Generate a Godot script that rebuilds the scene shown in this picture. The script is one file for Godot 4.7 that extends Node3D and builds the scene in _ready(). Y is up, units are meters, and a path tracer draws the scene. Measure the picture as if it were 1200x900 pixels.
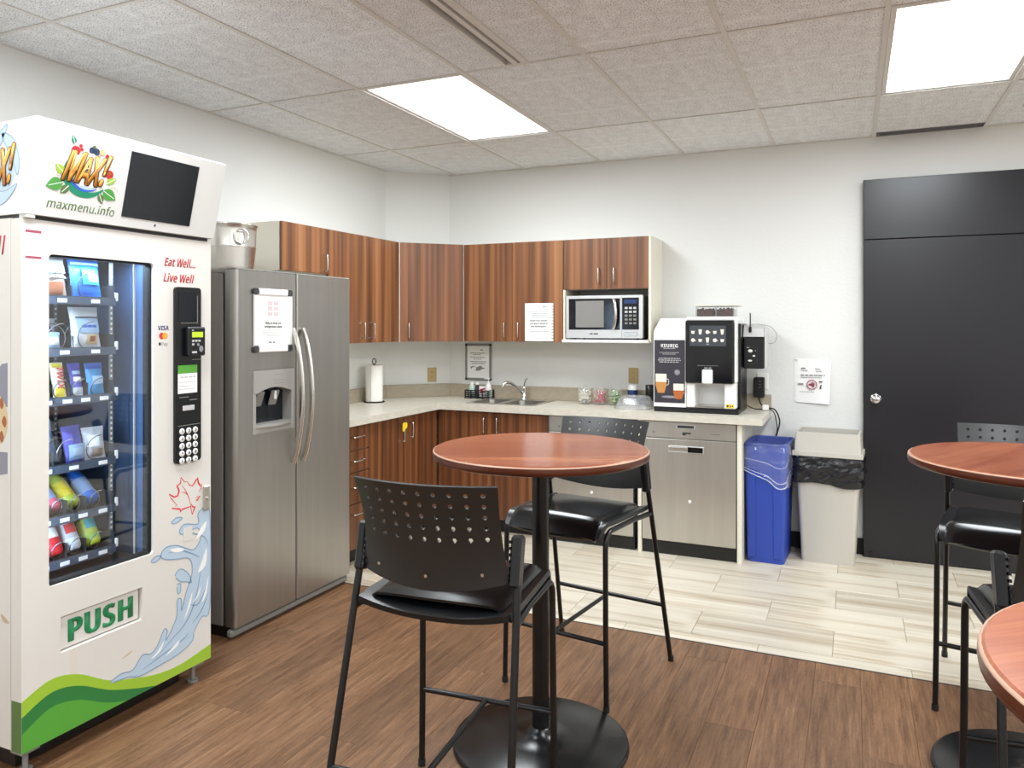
extends Node3D
# A staff break room. Metres, y up; the left wall is the plane x = 0, the back wall the plane z = 0.

const CEIL := 2.69
const TOP := 0.912          # worktop height
var M := {}
var taken := {}
var T0 := Transform3D()


# ---------------------------------------------------------------- mesh builder
class B:
	var st := SurfaceTool.new()
	var x := Transform3D()
	var g := 1

	func _init(t := Transform3D()):
		st.begin(Mesh.PRIMITIVE_TRIANGLES)
		x = t

	func at(px: float, py: float, pz: float, ry := 0.0, rx := 0.0, rz := 0.0) -> B:
		x = Transform3D(Basis.from_euler(Vector3(rx, ry, rz)), Vector3(px, py, pz))
		return self

	func tri(a: Vector3, b: Vector3, c: Vector3, smooth := false) -> void:   # counter-clockwise seen from outside
		st.set_smooth_group(g if smooth else -1)
		st.add_vertex(x * a)
		st.add_vertex(x * c)
		st.add_vertex(x * b)

	func quad(a: Vector3, b: Vector3, c: Vector3, d: Vector3, smooth := false) -> void:
		tri(a, b, c, smooth)
		tri(a, c, d, smooth)

	func out(c: Vector3, a: Vector3, b: Vector3, d: Vector3) -> void:        # a face of a convex solid about c
		if (b - a).cross(d - a).dot(a + b + d - 3.0 * c) < 0.0:
			tri(a, d, b)
		else:
			tri(a, b, d)

	func box(c: Vector3, s: Vector3, bev := 0.0) -> B:
		var h := s * 0.5
		var k := minf(bev, minf(h.x, minf(h.y, h.z)) * 0.98)
		for ax in 3:
			var u := (ax + 1) % 3
			var v := (ax + 2) % 3
			for sg in [-1.0, 1.0]:
				var q := []
				for e in [[-1, -1], [1, -1], [1, 1], [-1, 1]]:
					var p := Vector3()
					p[ax] = sg * h[ax]
					p[u] = e[0] * (h[u] - k)
					p[v] = e[1] * (h[v] - k)
					q.append(c + p)
				out(c, q[0], q[1], q[2])
				out(c, q[0], q[2], q[3])
				if k > 0.0:
					for sv in [-1.0, 1.0]:   # edge between face ax and face u
						var e := []
						for w in [-1.0, 1.0]:
							var p := Vector3()
							p[ax] = sg * h[ax]; p[u] = sv * (h[u] - k); p[v] = w * (h[v] - k)
							var r := Vector3()
							r[ax] = sg * (h[ax] - k); r[u] = sv * h[u]; r[v] = w * (h[v] - k)
							e.append(c + p); e.append(c + r)
						out(c, e[0], e[1], e[3])
						out(c, e[0], e[3], e[2])
		if k > 0.0:
			for sx in [-1.0, 1.0]:
				for sy in [-1.0, 1.0]:
					for sz in [-1.0, 1.0]:
						var s3 := Vector3(sx, sy, sz)
						var o := []
						for ax in 3:
							var p := s3 * (h - Vector3.ONE * k)
							p[ax] = s3[ax] * h[ax]
							o.append(c + p)
						out(c, o[0], o[1], o[2])
		return self

	func bb(x0: float, x1: float, y0: float, y1: float, z0: float, z1: float, bev := 0.0) -> B:
		return box(Vector3(x0 + x1, y0 + y1, z0 + z1) * 0.5, Vector3(x1 - x0, y1 - y0, z1 - z0), bev)

	func lathe(prof: Array, seg := 24, c := Vector3(), smooth := true) -> B:   # profile runs up the outside
		g += 1
		for j in seg:
			var t0 := TAU * j / seg
			var t1 := TAU * (j + 1) / seg
			for i in prof.size() - 1:
				var p: Vector2 = prof[i]
				var q: Vector2 = prof[i + 1]
				var a := c + Vector3(p.x * cos(t0), p.y, p.x * sin(t0))
				var b := c + Vector3(p.x * cos(t1), p.y, p.x * sin(t1))
				var d := c + Vector3(q.x * cos(t0), q.y, q.x * sin(t0))
				var e := c + Vector3(q.x * cos(t1), q.y, q.x * sin(t1))
				if p.x > 1e-6:
					tri(a, e, b, smooth)
				if q.x > 1e-6:
					tri(a, d, e, smooth)
		return self

	func cyl(r: float, y0: float, y1: float, seg := 20, c := Vector3(), r1 := -1.0) -> B:
		var rt := r if r1 < 0.0 else r1
		lathe([Vector2(0, y0), Vector2(r, y0)], seg, c, false)
		lathe([Vector2(r, y0), Vector2(rt, y1)], seg, c)
		lathe([Vector2(rt, y1), Vector2(0, y1)], seg, c, false)
		return self

	func tube(pts: Array, r: float, seg := 8, closed := false, flat := 1.0) -> B:
		g += 1
		var n := pts.size()
		var rings := []
		var nrm := Vector3()
		for i in n:
			var a: Vector3 = pts[(i - 1 + n) % n] if closed or i > 0 else pts[i]
			var b: Vector3 = pts[(i + 1) % n] if closed or i < n - 1 else pts[i]
			var t := (b - a).normalized()
			if i == 0:
				nrm = t.cross(Vector3.UP if absf(t.y) < 0.9 else Vector3.RIGHT).normalized()
			nrm = (nrm - t * nrm.dot(t)).normalized()
			var bi := t.cross(nrm)
			var ring := []
			for k in seg:
				var w := TAU * k / seg
				ring.append(pts[i] + nrm * (cos(w) * r) + bi * (sin(w) * r * flat))
			rings.append(ring)
		for i in (n if closed else n - 1):
			var p = rings[i]
			var q = rings[(i + 1) % n]
			for k in seg:
				var l := (k + 1) % seg
				quad(p[k], p[l], q[l], q[k], true)
		if not closed:
			for k in seg:
				tri(pts[0], rings[0][(k + 1) % seg], rings[0][k])
				tri(pts[n - 1], rings[n - 1][k], rings[n - 1][(k + 1) % seg])
		return self

	func prism(poly: PackedVector2Array, z0: float, z1: float, smooth := false) -> B:   # in the xy plane, from z0 to z1
		var ar := 0.0
		for i in poly.size():
			ar += poly[i].cross(poly[(i + 1) % poly.size()])
		if ar < 0.0:
			poly.reverse()
		var ix := Geometry2D.triangulate_polygon(poly)
		for i in range(0, ix.size(), 3):
			var a := poly[ix[i]]
			var b := poly[ix[i + 1]]
			var c := poly[ix[i + 2]]
			if (b - a).cross(c - a) < 0.0:
				var w := b
				b = c
				c = w
			tri(Vector3(a.x, a.y, z1), Vector3(b.x, b.y, z1), Vector3(c.x, c.y, z1))
			tri(Vector3(a.x, a.y, z0), Vector3(c.x, c.y, z0), Vector3(b.x, b.y, z0))
		g += 1
		for i in poly.size():
			var a := poly[i]
			var b := poly[(i + 1) % poly.size()]
			quad(Vector3(a.x, a.y, z0), Vector3(b.x, b.y, z0), Vector3(b.x, b.y, z1), Vector3(a.x, a.y, z1), smooth)
		return self

	func cells(xs: Array, ys: Array, z0: float, z1: float, empty: Callable) -> B:   # a plate of rectangles with holes
		var nx := xs.size() - 1
		var ny := ys.size() - 1
		var full := func(i, j): return i >= 0 and j >= 0 and i < nx and j < ny and not empty.call((xs[i] + xs[i + 1]) * 0.5, (ys[j] + ys[j + 1]) * 0.5)
		for i in nx:
			for j in ny:
				if not full.call(i, j):
					continue
				var a := Vector2(xs[i], ys[j])
				var b := Vector2(xs[i + 1], ys[j + 1])
				quad(Vector3(a.x, a.y, z1), Vector3(b.x, a.y, z1), Vector3(b.x, b.y, z1), Vector3(a.x, b.y, z1))
				quad(Vector3(a.x, a.y, z0), Vector3(a.x, b.y, z0), Vector3(b.x, b.y, z0), Vector3(b.x, a.y, z0))
				if not full.call(i - 1, j):
					quad(Vector3(a.x, a.y, z0), Vector3(a.x, a.y, z1), Vector3(a.x, b.y, z1), Vector3(a.x, b.y, z0))
				if not full.call(i + 1, j):
					quad(Vector3(b.x, a.y, z1), Vector3(b.x, a.y, z0), Vector3(b.x, b.y, z0), Vector3(b.x, b.y, z1))
				if not full.call(i, j - 1):
					quad(Vector3(a.x, a.y, z0), Vector3(b.x, a.y, z0), Vector3(b.x, a.y, z1), Vector3(a.x, a.y, z1))
				if not full.call(i, j + 1):
					quad(Vector3(a.x, b.y, z1), Vector3(b.x, b.y, z1), Vector3(b.x, b.y, z0), Vector3(a.x, b.y, z0))
		return self

	func sheet(f: Callable, nu: int, nv: int, th := 0.0, smooth := true) -> B:   # surface f(u, v); th > 0 makes it a slab
		g += 1
		var p := []
		for i in nu + 1:
			for j in nv + 1:
				p.append(f.call(float(i) / nu, float(j) / nv))
		var id := func(i, j): return clampi(i, 0, nu) * (nv + 1) + clampi(j, 0, nv)
		var q := []
		if th > 0.0:
			for i in nu + 1:
				for j in nv + 1:
					var n: Vector3 = (p[id.call(i + 1, j)] - p[id.call(i - 1, j)]).cross(p[id.call(i, j + 1)] - p[id.call(i, j - 1)]).normalized()
					q.append(p[id.call(i, j)] - n * th)
		for i in nu:
			for j in nv:
				quad(p[id.call(i, j)], p[id.call(i + 1, j)], p[id.call(i + 1, j + 1)], p[id.call(i, j + 1)], smooth)
		if th > 0.0:
			g += 1
			for i in nu:
				for j in nv:
					quad(q[id.call(i, j)], q[id.call(i, j + 1)], q[id.call(i + 1, j + 1)], q[id.call(i + 1, j)], smooth)
			for i in nu:
				quad(p[id.call(i + 1, 0)], p[id.call(i, 0)], q[id.call(i, 0)], q[id.call(i + 1, 0)])
				quad(p[id.call(i, nv)], p[id.call(i + 1, nv)], q[id.call(i + 1, nv)], q[id.call(i, nv)])
			for j in nv:
				quad(p[id.call(0, j)], p[id.call(0, j + 1)], q[id.call(0, j + 1)], q[id.call(0, j)])
				quad(p[id.call(nu, j + 1)], p[id.call(nu, j)], q[id.call(nu, j)], q[id.call(nu, j + 1)])
		return self

	func text(s: String, cap: float, px: float, py: float, z: float, font: Font, lean := 0.0, rot := 0.0, squeeze := 1.0, left := false) -> B:
		var tm := TextMesh.new()
		tm.text = s
		tm.font = font
		tm.font_size = 64
		tm.pixel_size = cap / 64.0 / 0.72
		tm.depth = 0.0008
		tm.curve_step = 2.0
		if left:
			tm.horizontal_alignment = HORIZONTAL_ALIGNMENT_LEFT
		var b := Basis(Vector3(squeeze, 0, 0), Vector3(lean, 1, 0), Vector3(0, 0, 1))
		st.append_from(tm, 0, x * Transform3D(Basis(Vector3.BACK, rot), Vector3(px, py, z + 0.0004)) * Transform3D(b, Vector3.ZERO))
		return self

	func stroke(pts: Array, w: float, z0: float, z1: float, taper := false) -> B:   # a painted line of width w
		var l := PackedVector2Array()
		var r := PackedVector2Array()
		var n := pts.size()
		for i in n:
			var d: Vector2 = ((pts[mini(i + 1, n - 1)] as Vector2) - (pts[maxi(i - 1, 0)] as Vector2)).normalized()
			var k := w * 0.5
			if taper:
				k *= 0.15 + 0.85 * sin(PI * clampf((i + 0.3) / (n - 0.4), 0.0, 1.0))
			l.append(pts[i] + d.orthogonal() * k)
			r.append(pts[i] - d.orthogonal() * k)
		for i in n - 1:
			prism(PackedVector2Array([r[i], r[i + 1], l[i + 1], l[i]]), z0, z1)
		return self

	func mesh() -> ArrayMesh:
		st.generate_normals()
		return st.commit()


# ---------------------------------------------------------------- shapes in the plane
func rrect(cx: float, cy: float, w: float, h: float, r: float, n := 5) -> PackedVector2Array:
	var p := PackedVector2Array()
	for k in 4:
		var c := Vector2(cx + (w * 0.5 - r) * (1.0 if k == 0 or k == 3 else -1.0), cy + (h * 0.5 - r) * (1.0 if k < 2 else -1.0))
		for i in n + 1:
			var a := PI * 0.5 * (k + float(i) / n)
			p.append(c + Vector2(cos(a), sin(a)) * r)
	return p


func ellipse(cx: float, cy: float, a: float, b: float, n := 20, rot := 0.0) -> PackedVector2Array:
	var p := PackedVector2Array()
	for i in n:
		var t := TAU * i / n
		p.append(Vector2(cx, cy) + Vector2(a * cos(t), b * sin(t)).rotated(rot))
	return p


func spline(ctrl: Array, n := 6, closed := false) -> Array:   # Catmull-Rom through 2D or 3D points
	var o := []
	var m := ctrl.size()
	for i in (m if closed else m - 1):
		var a = ctrl[(i - 1 + m) % m] if closed else ctrl[maxi(i - 1, 0)]
		var b = ctrl[i]
		var c = ctrl[(i + 1) % m]
		var d = ctrl[(i + 2) % m] if closed else ctrl[mini(i + 2, m - 1)]
		for k in n:
			o.append(b.cubic_interpolate(c, a, d, float(k) / n))
	if not closed:
		o.append(ctrl[m - 1])
	return o


func blob(ctrl: Array, n := 5) -> PackedVector2Array:
	return PackedVector2Array(spline(ctrl, n, true))


func leaf(cx: float, cy: float, l: float, w: float, rot: float) -> PackedVector2Array:
	var p := PackedVector2Array()
	for i in 9:
		p.append(Vector2(l * i / 8.0, w * sin(PI * pow(i / 8.0, 0.8))))
	for i in range(7, 0, -1):
		p.append(Vector2(l * i / 8.0, -w * sin(PI * pow(i / 8.0, 0.8))))
	for i in p.size():
		p[i] = p[i].rotated(rot) + Vector2(cx, cy)
	return p


# ---------------------------------------------------------------- scene tree
func numbered(parent: Node, called: String) -> String:
	var key := str(parent.get_instance_id()) + called
	var n: int = taken.get(key, 0)
	taken[key] = n + 1
	return called if n == 0 else "%s_%03d" % [called, n]


func part(called: String, b, m, parent: Node, label := "") -> MeshInstance3D:
	var o := MeshInstance3D.new()
	o.name = numbered(parent, called)
	o.mesh = b.mesh() if b is B else b
	o.material_override = m if m is Material else M[m]
	if label:
		o.set_meta("label", label)
	parent.add_child(o, true)
	return o


func thing(called: String, label: String, category: String, pos := Vector3.ZERO, turn := 0.0, group := "") -> Node3D:
	var o := Node3D.new()
	o.name = numbered(self, called)
	add_child(o, true)
	o.position = pos
	o.rotation_degrees.y = turn
	tag(o, label, category, group)
	return o


func tag(o: Node, label: String, category: String, group := "") -> Node:
	o.set_meta("label", label)
	o.set_meta("category", category)
	if group:
		o.set_meta("group", group)
	return o


func struct(called: String, b, m, label: String, category: String) -> MeshInstance3D:
	var o := part(called, b, m, self)
	o.set_meta("kind", "structure")
	tag(o, label, category)
	return o


func dup(src: Node3D, label: String, pos: Vector3, turn: float) -> Node3D:
	var o: Node3D = src.duplicate()
	o.name = numbered(self, String(src.name))
	add_child(o, true)
	o.position = pos
	o.rotation = Vector3(0, turn, 0)
	o.set_meta("label", label)
	return o


# ---------------------------------------------------------------- textures and materials
func noise(sd: int, f: float, w: int, h: int, oct := 3, seamless := true) -> Image:
	var n := FastNoiseLite.new()
	n.seed = sd
	n.frequency = f
	n.noise_type = FastNoiseLite.TYPE_SIMPLEX_SMOOTH
	n.fractal_octaves = oct
	return n.get_seamless_image(w, h) if seamless else n.get_image(w, h)


func lut(ramp: Array) -> Array:
	var g := Gradient.new()
	g.offsets = PackedFloat32Array(ramp.map(func(e): return e[0]))
	g.colors = PackedColorArray(ramp.map(func(e): return e[1]))
	var o := []
	for i in 256:
		o.append(g.sample(i / 255.0))
	return o


func streaks(sd: int, s: int, layers: Array, ramp: Array, upright := true, seamless := true) -> Array:   # layers: [frequency, stretch, weight]
	var bytes := []
	for i in layers.size():
		var l = layers[i]
		var im := noise(sd + i * 7, l[0], s, maxi(8, int(s / l[1])), l[3] if l.size() > 3 else 2, seamless)
		im.convert(Image.FORMAT_L8)
		im.resize(s, s, Image.INTERPOLATE_CUBIC)
		bytes.append(im.get_data())
	var c := lut(ramp)
	var rgb8 := PackedByteArray()
	rgb8.resize(s * s * 3)
	var grey := PackedByteArray()
	grey.resize(s * s)
	var nl := layers.size()
	for y in s:
		for x in s:
			var k := y * s + x
			var v := 0.0
			for i in nl:
				v += bytes[i][k] * layers[i][2]
			var q := clampi(int((v - 127.5) * 1.25 + 127.5), 0, 255)
			var col: Color = c[q]
			var d := k if upright else x * s + y
			grey[d] = q
			rgb8[d * 3] = int(col.r * 255.0)
			rgb8[d * 3 + 1] = int(col.g * 255.0)
			rgb8[d * 3 + 2] = int(col.b * 255.0)
	return [ImageTexture.create_from_image(Image.create_from_data(s, s, false, Image.FORMAT_RGB8, rgb8)), ImageTexture.create_from_image(Image.create_from_data(s, s, false, Image.FORMAT_L8, grey))]


func speckle(sd: int, s: int, base: Color, spots: Array, f: float) -> Array:   # spots: [lo, hi, colour] bands of a fine noise
	var a := noise(sd, f, s, s, 2)
	a.convert(Image.FORMAT_L8)
	var b := noise(sd + 5, f * 0.09, s, s, 3)
	b.convert(Image.FORMAT_L8)
	var da := a.get_data()
	var db := b.get_data()
	var rgb8 := PackedByteArray()
	rgb8.resize(s * s * 3)
	var grey := PackedByteArray()
	grey.resize(s * s)
	for k in s * s:
		var c := base
		var v := da[k]
		var hgt := 200
		for sp in spots:
			if v >= sp[0] and v <= sp[1]:
				c = c.lerp(sp[2], 0.75)
				hgt = 60
		var m := 0.96 + 0.08 * db[k] / 255.0
		grey[k] = hgt
		rgb8[k * 3] = clampi(int(c.r * m * 255.0), 0, 255)
		rgb8[k * 3 + 1] = clampi(int(c.g * m * 255.0), 0, 255)
		rgb8[k * 3 + 2] = clampi(int(c.b * m * 255.0), 0, 255)
	return [ImageTexture.create_from_image(Image.create_from_data(s, s, false, Image.FORMAT_RGB8, rgb8)), ImageTexture.create_from_image(Image.create_from_data(s, s, false, Image.FORMAT_L8, grey))]


func hexc(h: String) -> Color:
	return Color.html(h)


func mat(called: String, c: Color, rough := 0.5, metal := 0.0) -> StandardMaterial3D:
	var m := StandardMaterial3D.new()
	m.resource_name = called
	m.albedo_color = c
	m.roughness = rough
	m.metallic = metal
	M[called] = m
	return m


func tri_tex(m: StandardMaterial3D, t: Texture2D, scale: Vector3, world := false, off := Vector3.ZERO) -> StandardMaterial3D:
	m.albedo_texture = t
	m.uv1_triplanar = true
	m.uv1_world_triplanar = world
	m.uv1_scale = scale
	m.uv1_offset = off
	m.uv1_triplanar_sharpness = 8.0
	return m


func glass(called: String, c: Color, a: float, rough := 0.04) -> StandardMaterial3D:
	var m := mat(called, Color(c.r, c.g, c.b, a), rough)
	m.transparency = BaseMaterial3D.TRANSPARENCY_ALPHA
	return m


func make_materials() -> void:
	# plain paints, plastics and metals
	var w := mat("wall_paint", hexc("e3e3e0"), 0.75)
	var bump := ImageTexture.create_from_image(noise(3, 0.05, 256, 256, 3))
	w.uv1_triplanar = true
	w.uv1_world_triplanar = true
	w.uv1_scale = Vector3.ONE * 2.5
	w.heightmap_enabled = true
	w.heightmap_texture = bump
	w.heightmap_scale = 0.06
	mat("white_enamel", hexc("e0dcd5"), 0.35)
	mat("sign_shade_grey", hexc("cdcdcb"), 0.42)  # shade of the outward-tilted sign face, put into the colour
	mat("topper_white", hexc("e4e3e0"), 0.4)
	mat("white_plastic", hexc("f0efec"), 0.4)
	mat("white_paper", hexc("f4f3f1"), 0.8)
	mat("cream_laminate", hexc("e6e0d0"), 0.45)
	mat("black_plastic", hexc("0d0e11"), 0.33)
	mat("back_plastic", hexc("08090b"), 0.42).metallic_specular = 0.65
	mat("black_tube", hexc("08080a"), 0.34)
	mat("black_gloss", hexc("0c0e12"), 0.12)
	mat("screen_black", hexc("14181f"), 0.18)
	mat("vinyl", hexc("0f0f10"), 0.2)
	mat("black_rubber", hexc("141414"), 0.7)
	mat("toe_kick", hexc("121212"), 0.5)
	mat("dark_grey", hexc("3b3b3c"), 0.55)
	mat("liner", hexc("4a4440"), 0.5)
	mat("mid_grey", hexc("85837f"), 0.5)
	mat("liner_blue_lit", hexc("4a6080"), 0.45)  # liner tone with bluish light mixed into the colour
	mat("fridge_side", hexc("7b7672"), 0.5)
	mat("slot_grey", hexc("77757a"), 0.6)
	mat("grid_white", hexc("d8d5d0"), 0.55)
	mat("chrome", hexc("d6d5d2"), 0.14, 1.0)
	mat("satin_metal", hexc("d8d4ce"), 0.26, 1.0)
	mat("dispenser_grey", hexc("aeaba6"), 0.42, 0.4)
	mat("aluminium", hexc("d9d9d8"), 0.38, 0.55)
	mat("coil_wire", hexc("8f9296"), 0.3, 1.0)
	mat("table_base", hexc("0c0c0e"), 0.26)
	mat("door_paint", hexc("1b1a1f"), 0.32).metallic_specular = 0.5
	mat("bin_blue", hexc("2c47a8"), 0.42)
	mat("bin_beige", hexc("c1bcb2"), 0.5)
	mat("bag_black", hexc("1b1c1f"), 0.24)
	mat("paper_towel", hexc("f6f4ee"), 0.95)
	mat("outlet_tan", hexc("b79e6b"), 0.5)
	mat("outlet_white", hexc("eceae4"), 0.45)
	mat("ink", hexc("3a3a3c"), 0.8)
	mat("ink_grey", hexc("8f8f92"), 0.8)
	mat("ink_light", hexc("c4c2c2"), 0.8)
	mat("ink_rose", hexc("d9c4c6"), 0.8)
	mat("print_red", hexc("b4202c"), 0.5)
	mat("print_crimson", hexc("a32440"), 0.5)
	mat("leaf_red", hexc("d8202b"), 0.5)
	mat("maroon", hexc("a04a5c"), 0.6)
	mat("green_dark", hexc("2f7d3e"), 0.4)
	mat("green_mid", hexc("58a53c"), 0.4)
	mat("green_lime", hexc("9fc53a"), 0.4)
	mat("push_green", hexc("1f8450"), 0.45)
	mat("moss_green", hexc("5e7a45"), 0.5)
	mat("leaf_green", hexc("4f9c46"), 0.5)
	mat("teal", hexc("1d8a68"), 0.5)
	mat("splash_blue", hexc("bccfe0"), 0.45)
	mat("splash_edge", hexc("8ba5bf"), 0.45)
	mat("print_blue", hexc("2f63c8"), 0.5)
	mat("navy", hexc("23386b"), 0.5)
	mat("orange", hexc("e29a3c"), 0.5)
	mat("orange_light", hexc("f3cf8a"), 0.5)
	mat("outline_brown", hexc("4a2c1c"), 0.5)
	mat("berry_red", hexc("cc2b36"), 0.4)
	mat("berry_blue", hexc("33415f"), 0.4)
	mat("berry_gold", hexc("d9c48a"), 0.5)
	mat("visa_blue", hexc("2a3170"), 0.5)
	mat("card_red", hexc("d03a34"), 0.5)
	mat("card_gold", hexc("e9a637"), 0.5)
	mat("yellow", hexc("f0cf2a"), 0.5)
	mat("coffee_tan", hexc("c98d4a"), 0.5)
	mat("coffee_orange", hexc("b8652f"), 0.5)
	mat("cream_foam", hexc("f0e6d6"), 0.5)
	mat("poster_dark", hexc("35323a"), 0.45)
	mat("screen_slate", hexc("4b525c"), 0.25)
	mat("brass_tag", hexc("b9a23a"), 0.4, 0.6)
	mat("stain", hexc("c8b296"), 0.8)
	mat("lavender_grey", hexc("8d8d9b"), 0.6)
	mat("biscuit", hexc("d9c39a"), 0.6)
	mat("biscuit_brown", hexc("a8623e"), 0.6)
	glass("pane", hexc("0a0c10"), 0.06, 0.02)
	glass("clear_plastic", hexc("6a6c70"), 0.12, 0.08)
	glass("jar_glass", hexc("e6efe6"), 0.12, 0.03)
	glass("bag_clear", hexc("dfe6f6"), 0.08, 0.12)
	glass("bag_hem", hexc("e6ebf8"), 0.3, 0.2)
	# light-giving faces
	var d := mat("diffuser", Color.WHITE, 0.6)
	d.emission_enabled = true
	d.emission = Color(1.0, 0.99, 0.97)
	d.emission_energy_multiplier = 1.6
	var led := mat("led", Color.WHITE, 0.5)
	led.emission_enabled = true
	led.emission = Color(0.8, 0.9, 1.0)
	led.emission_energy_multiplier = 1.2
	var lcd := mat("lcd_green", hexc("b5cc2a"), 0.4)
	lcd.emission_enabled = true
	lcd.emission = hexc("a6c020")
	lcd.emission_energy_multiplier = 0.35
	var lcd2 := mat("screen_glow", hexc("3a3e44"), 0.25)
	lcd2.emission_enabled = true
	lcd2.emission = hexc("5d6167")
	lcd2.emission_energy_multiplier = 0.12
	# computed textures
	var wood := streaks(11, 512, [[0.016, 14.0, 0.6], [0.045, 22.0, 0.28], [0.16, 40.0, 0.12]], [[0.0, hexc("4b3022")], [0.3, hexc("69432c")], [0.52, hexc("825537")], [0.75, hexc("976540")], [1.0, hexc("ae7d56")]], true, false)
	tri_tex(mat("walnut", Color.WHITE, 0.38), wood[0], Vector3(1.25, 0.4, 1.25), true)
	tri_tex(mat("walnut_low", hexc("e0d3c8"), 0.38), wood[0], Vector3(2.2, 0.4, 2.2), true, Vector3(0.37, 0.0, 0.61))
	tri_tex(mat("walnut_local", hexc("f2ece8"), 0.38), wood[0], Vector3(1.25, 0.4, 1.25), false, Vector3(0.23, 0.0, 0.0))
	var plank := streaks(31, 512, [[0.025, 9.0, 0.34, 3], [0.1, 11.0, 0.36, 3], [0.42, 7.0, 0.3]], [[0.0, hexc("523826")], [0.3, hexc("75533a")], [0.5, hexc("8a6549")], [0.72, hexc("9e775a")], [1.0, hexc("c39a75")]])
	for k in 6:
		var t: float = [1.0, 0.95, 1.04, 0.98, 1.02, 0.93][k]
		var p := tri_tex(mat("plank_%d" % k, Color(t * 0.86, t * 0.85, t * 0.82), 0.46), plank[0], Vector3(1.9, 1.0, 1.1), false, Vector3(0.13 * k, 0.0, 0.29 * k))
		p.heightmap_enabled = true
		p.heightmap_texture = plank[1]
		p.heightmap_scale = 0.03
	var tile := streaks(51, 512, [[0.014, 12.0, 0.55, 3], [0.05, 20.0, 0.3, 2], [0.2, 30.0, 0.15]], [[0.0, hexc("b3a38c")], [0.25, hexc("cbbda8")], [0.5, hexc("ddd3c2")], [0.75, hexc("e6dece")], [1.0, hexc("ece5d8")]], false)
	for k in 5:
		var t: float = [0.94, 0.91, 0.94, 0.925, 0.89][k]
		tri_tex(mat("tile_%d" % k, Color(t, t * 0.995, t * 0.98), 0.38), tile[0], Vector3(0.9, 1.0, 1.3), false, Vector3(0.31 * k, 0.0, 0.23 * k))
	mat("grout", hexc("a39a8b"), 0.8)
	var cherry := streaks(71, 512, [[0.012, 10.0, 0.5], [0.05, 16.0, 0.3], [0.2, 24.0, 0.2]], [[0.0, hexc("7a3f2b")], [0.35, hexc("904f37")], [0.6, hexc("9d5c41")], [1.0, hexc("b3754f")]], false, false)
	var tt := tri_tex(mat("cherry", Color.WHITE, 0.2), cherry[0], Vector3(1.1, 1.1, 1.1), false, Vector3(0.5, 0.5, 0.5))
	tt.metallic_specular = 0.45
	tri_tex(mat("cherry_edge", hexc("93806f"), 0.3), cherry[0], Vector3(1.1, 1.1, 1.1), false, Vector3(0.5, 0.5, 0.5))
	mat("edge_wear", hexc("b58f78"), 0.4)
	var stone := speckle(81, 512, hexc("d9d3c6"), [[0, 92, hexc("b5ad9c")], [168, 255, hexc("e9e5da")], [100, 106, hexc("8c8270")]], 0.16)
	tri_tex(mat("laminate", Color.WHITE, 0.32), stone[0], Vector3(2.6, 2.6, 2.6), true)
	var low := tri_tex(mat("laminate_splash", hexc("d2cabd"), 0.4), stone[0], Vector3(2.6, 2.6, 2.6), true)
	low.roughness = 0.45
	var fiss := speckle(91, 512, hexc("f3f5f8"), [[0, 80, hexc("8a8683")]], 0.14)
	for k in 4:
		var c := tri_tex(mat("ceiling_tile_%d" % k, [Color.WHITE, hexc("f8f7f6"), hexc("fcfbfa"), hexc("f5f4f3")][k], 0.9), fiss[0], Vector3.ONE * 1.64, false, Vector3(0.27 * k, 0.0, 0.41 * k))
		c.heightmap_enabled = true
		c.heightmap_texture = fiss[1]
		c.heightmap_scale = 0.06
	var brush := streaks(101, 512, [[0.35, 60.0, 0.6], [0.02, 30.0, 0.4]], [[0.0, Color(0.93, 0.93, 0.93)], [1.0, Color(1, 1, 1)]])
	for e in [["steel_up", "b5b2ad", true], ["steel_across", "d0ccc4", false], ["steel_dark", "98958f", true]]:
		var s := tri_tex(mat(e[0], hexc(e[1]), 0.34, 0.92), brush[0], Vector3(1.4, 0.6, 1.4) if e[2] else Vector3(1.0, 1.0, 1.0))


# ---------------------------------------------------------------- room
const LIGHTS := [[1.041, 0.965], [3.481, 0.965], [1.041, 3.405], [3.481, 3.405], [5.921, 0.965], [5.921, 3.405], [8.361, 0.965], [8.361, 3.405], [5.921, 5.845], [8.361, 5.845], [1.041, 5.845], [3.481, 5.845]]

func camera_and_light() -> void:
	var cam := Camera3D.new()
	cam.name = "camera"
	cam.projection = Camera3D.PROJECTION_FRUSTUM
	cam.near = 0.05
	cam.far = 60.0
	cam.size = 0.05 * 900.0 / 890.0
	cam.frustum_offset = Vector2(0, -0.05 * 68.0 / 890.0)
	cam.position = Vector3(3.355, 1.476, 5.41)
	cam.rotation_degrees.y = 24.2
	add_child(cam)
	cam.current = true
	var we := WorldEnvironment.new()
	we.name = "environment"
	var e := Environment.new()
	e.background_mode = Environment.BG_COLOR
	e.background_color = Color(0.02, 0.02, 0.02)
	e.tonemap_mode = Environment.TONE_MAPPER_LINEAR
	e.tonemap_exposure = 1.14
	e.sdfgi_enabled = true
	e.ssao_enabled = true
	e.ssil_enabled = true
	we.environment = e
	add_child(we)


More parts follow.
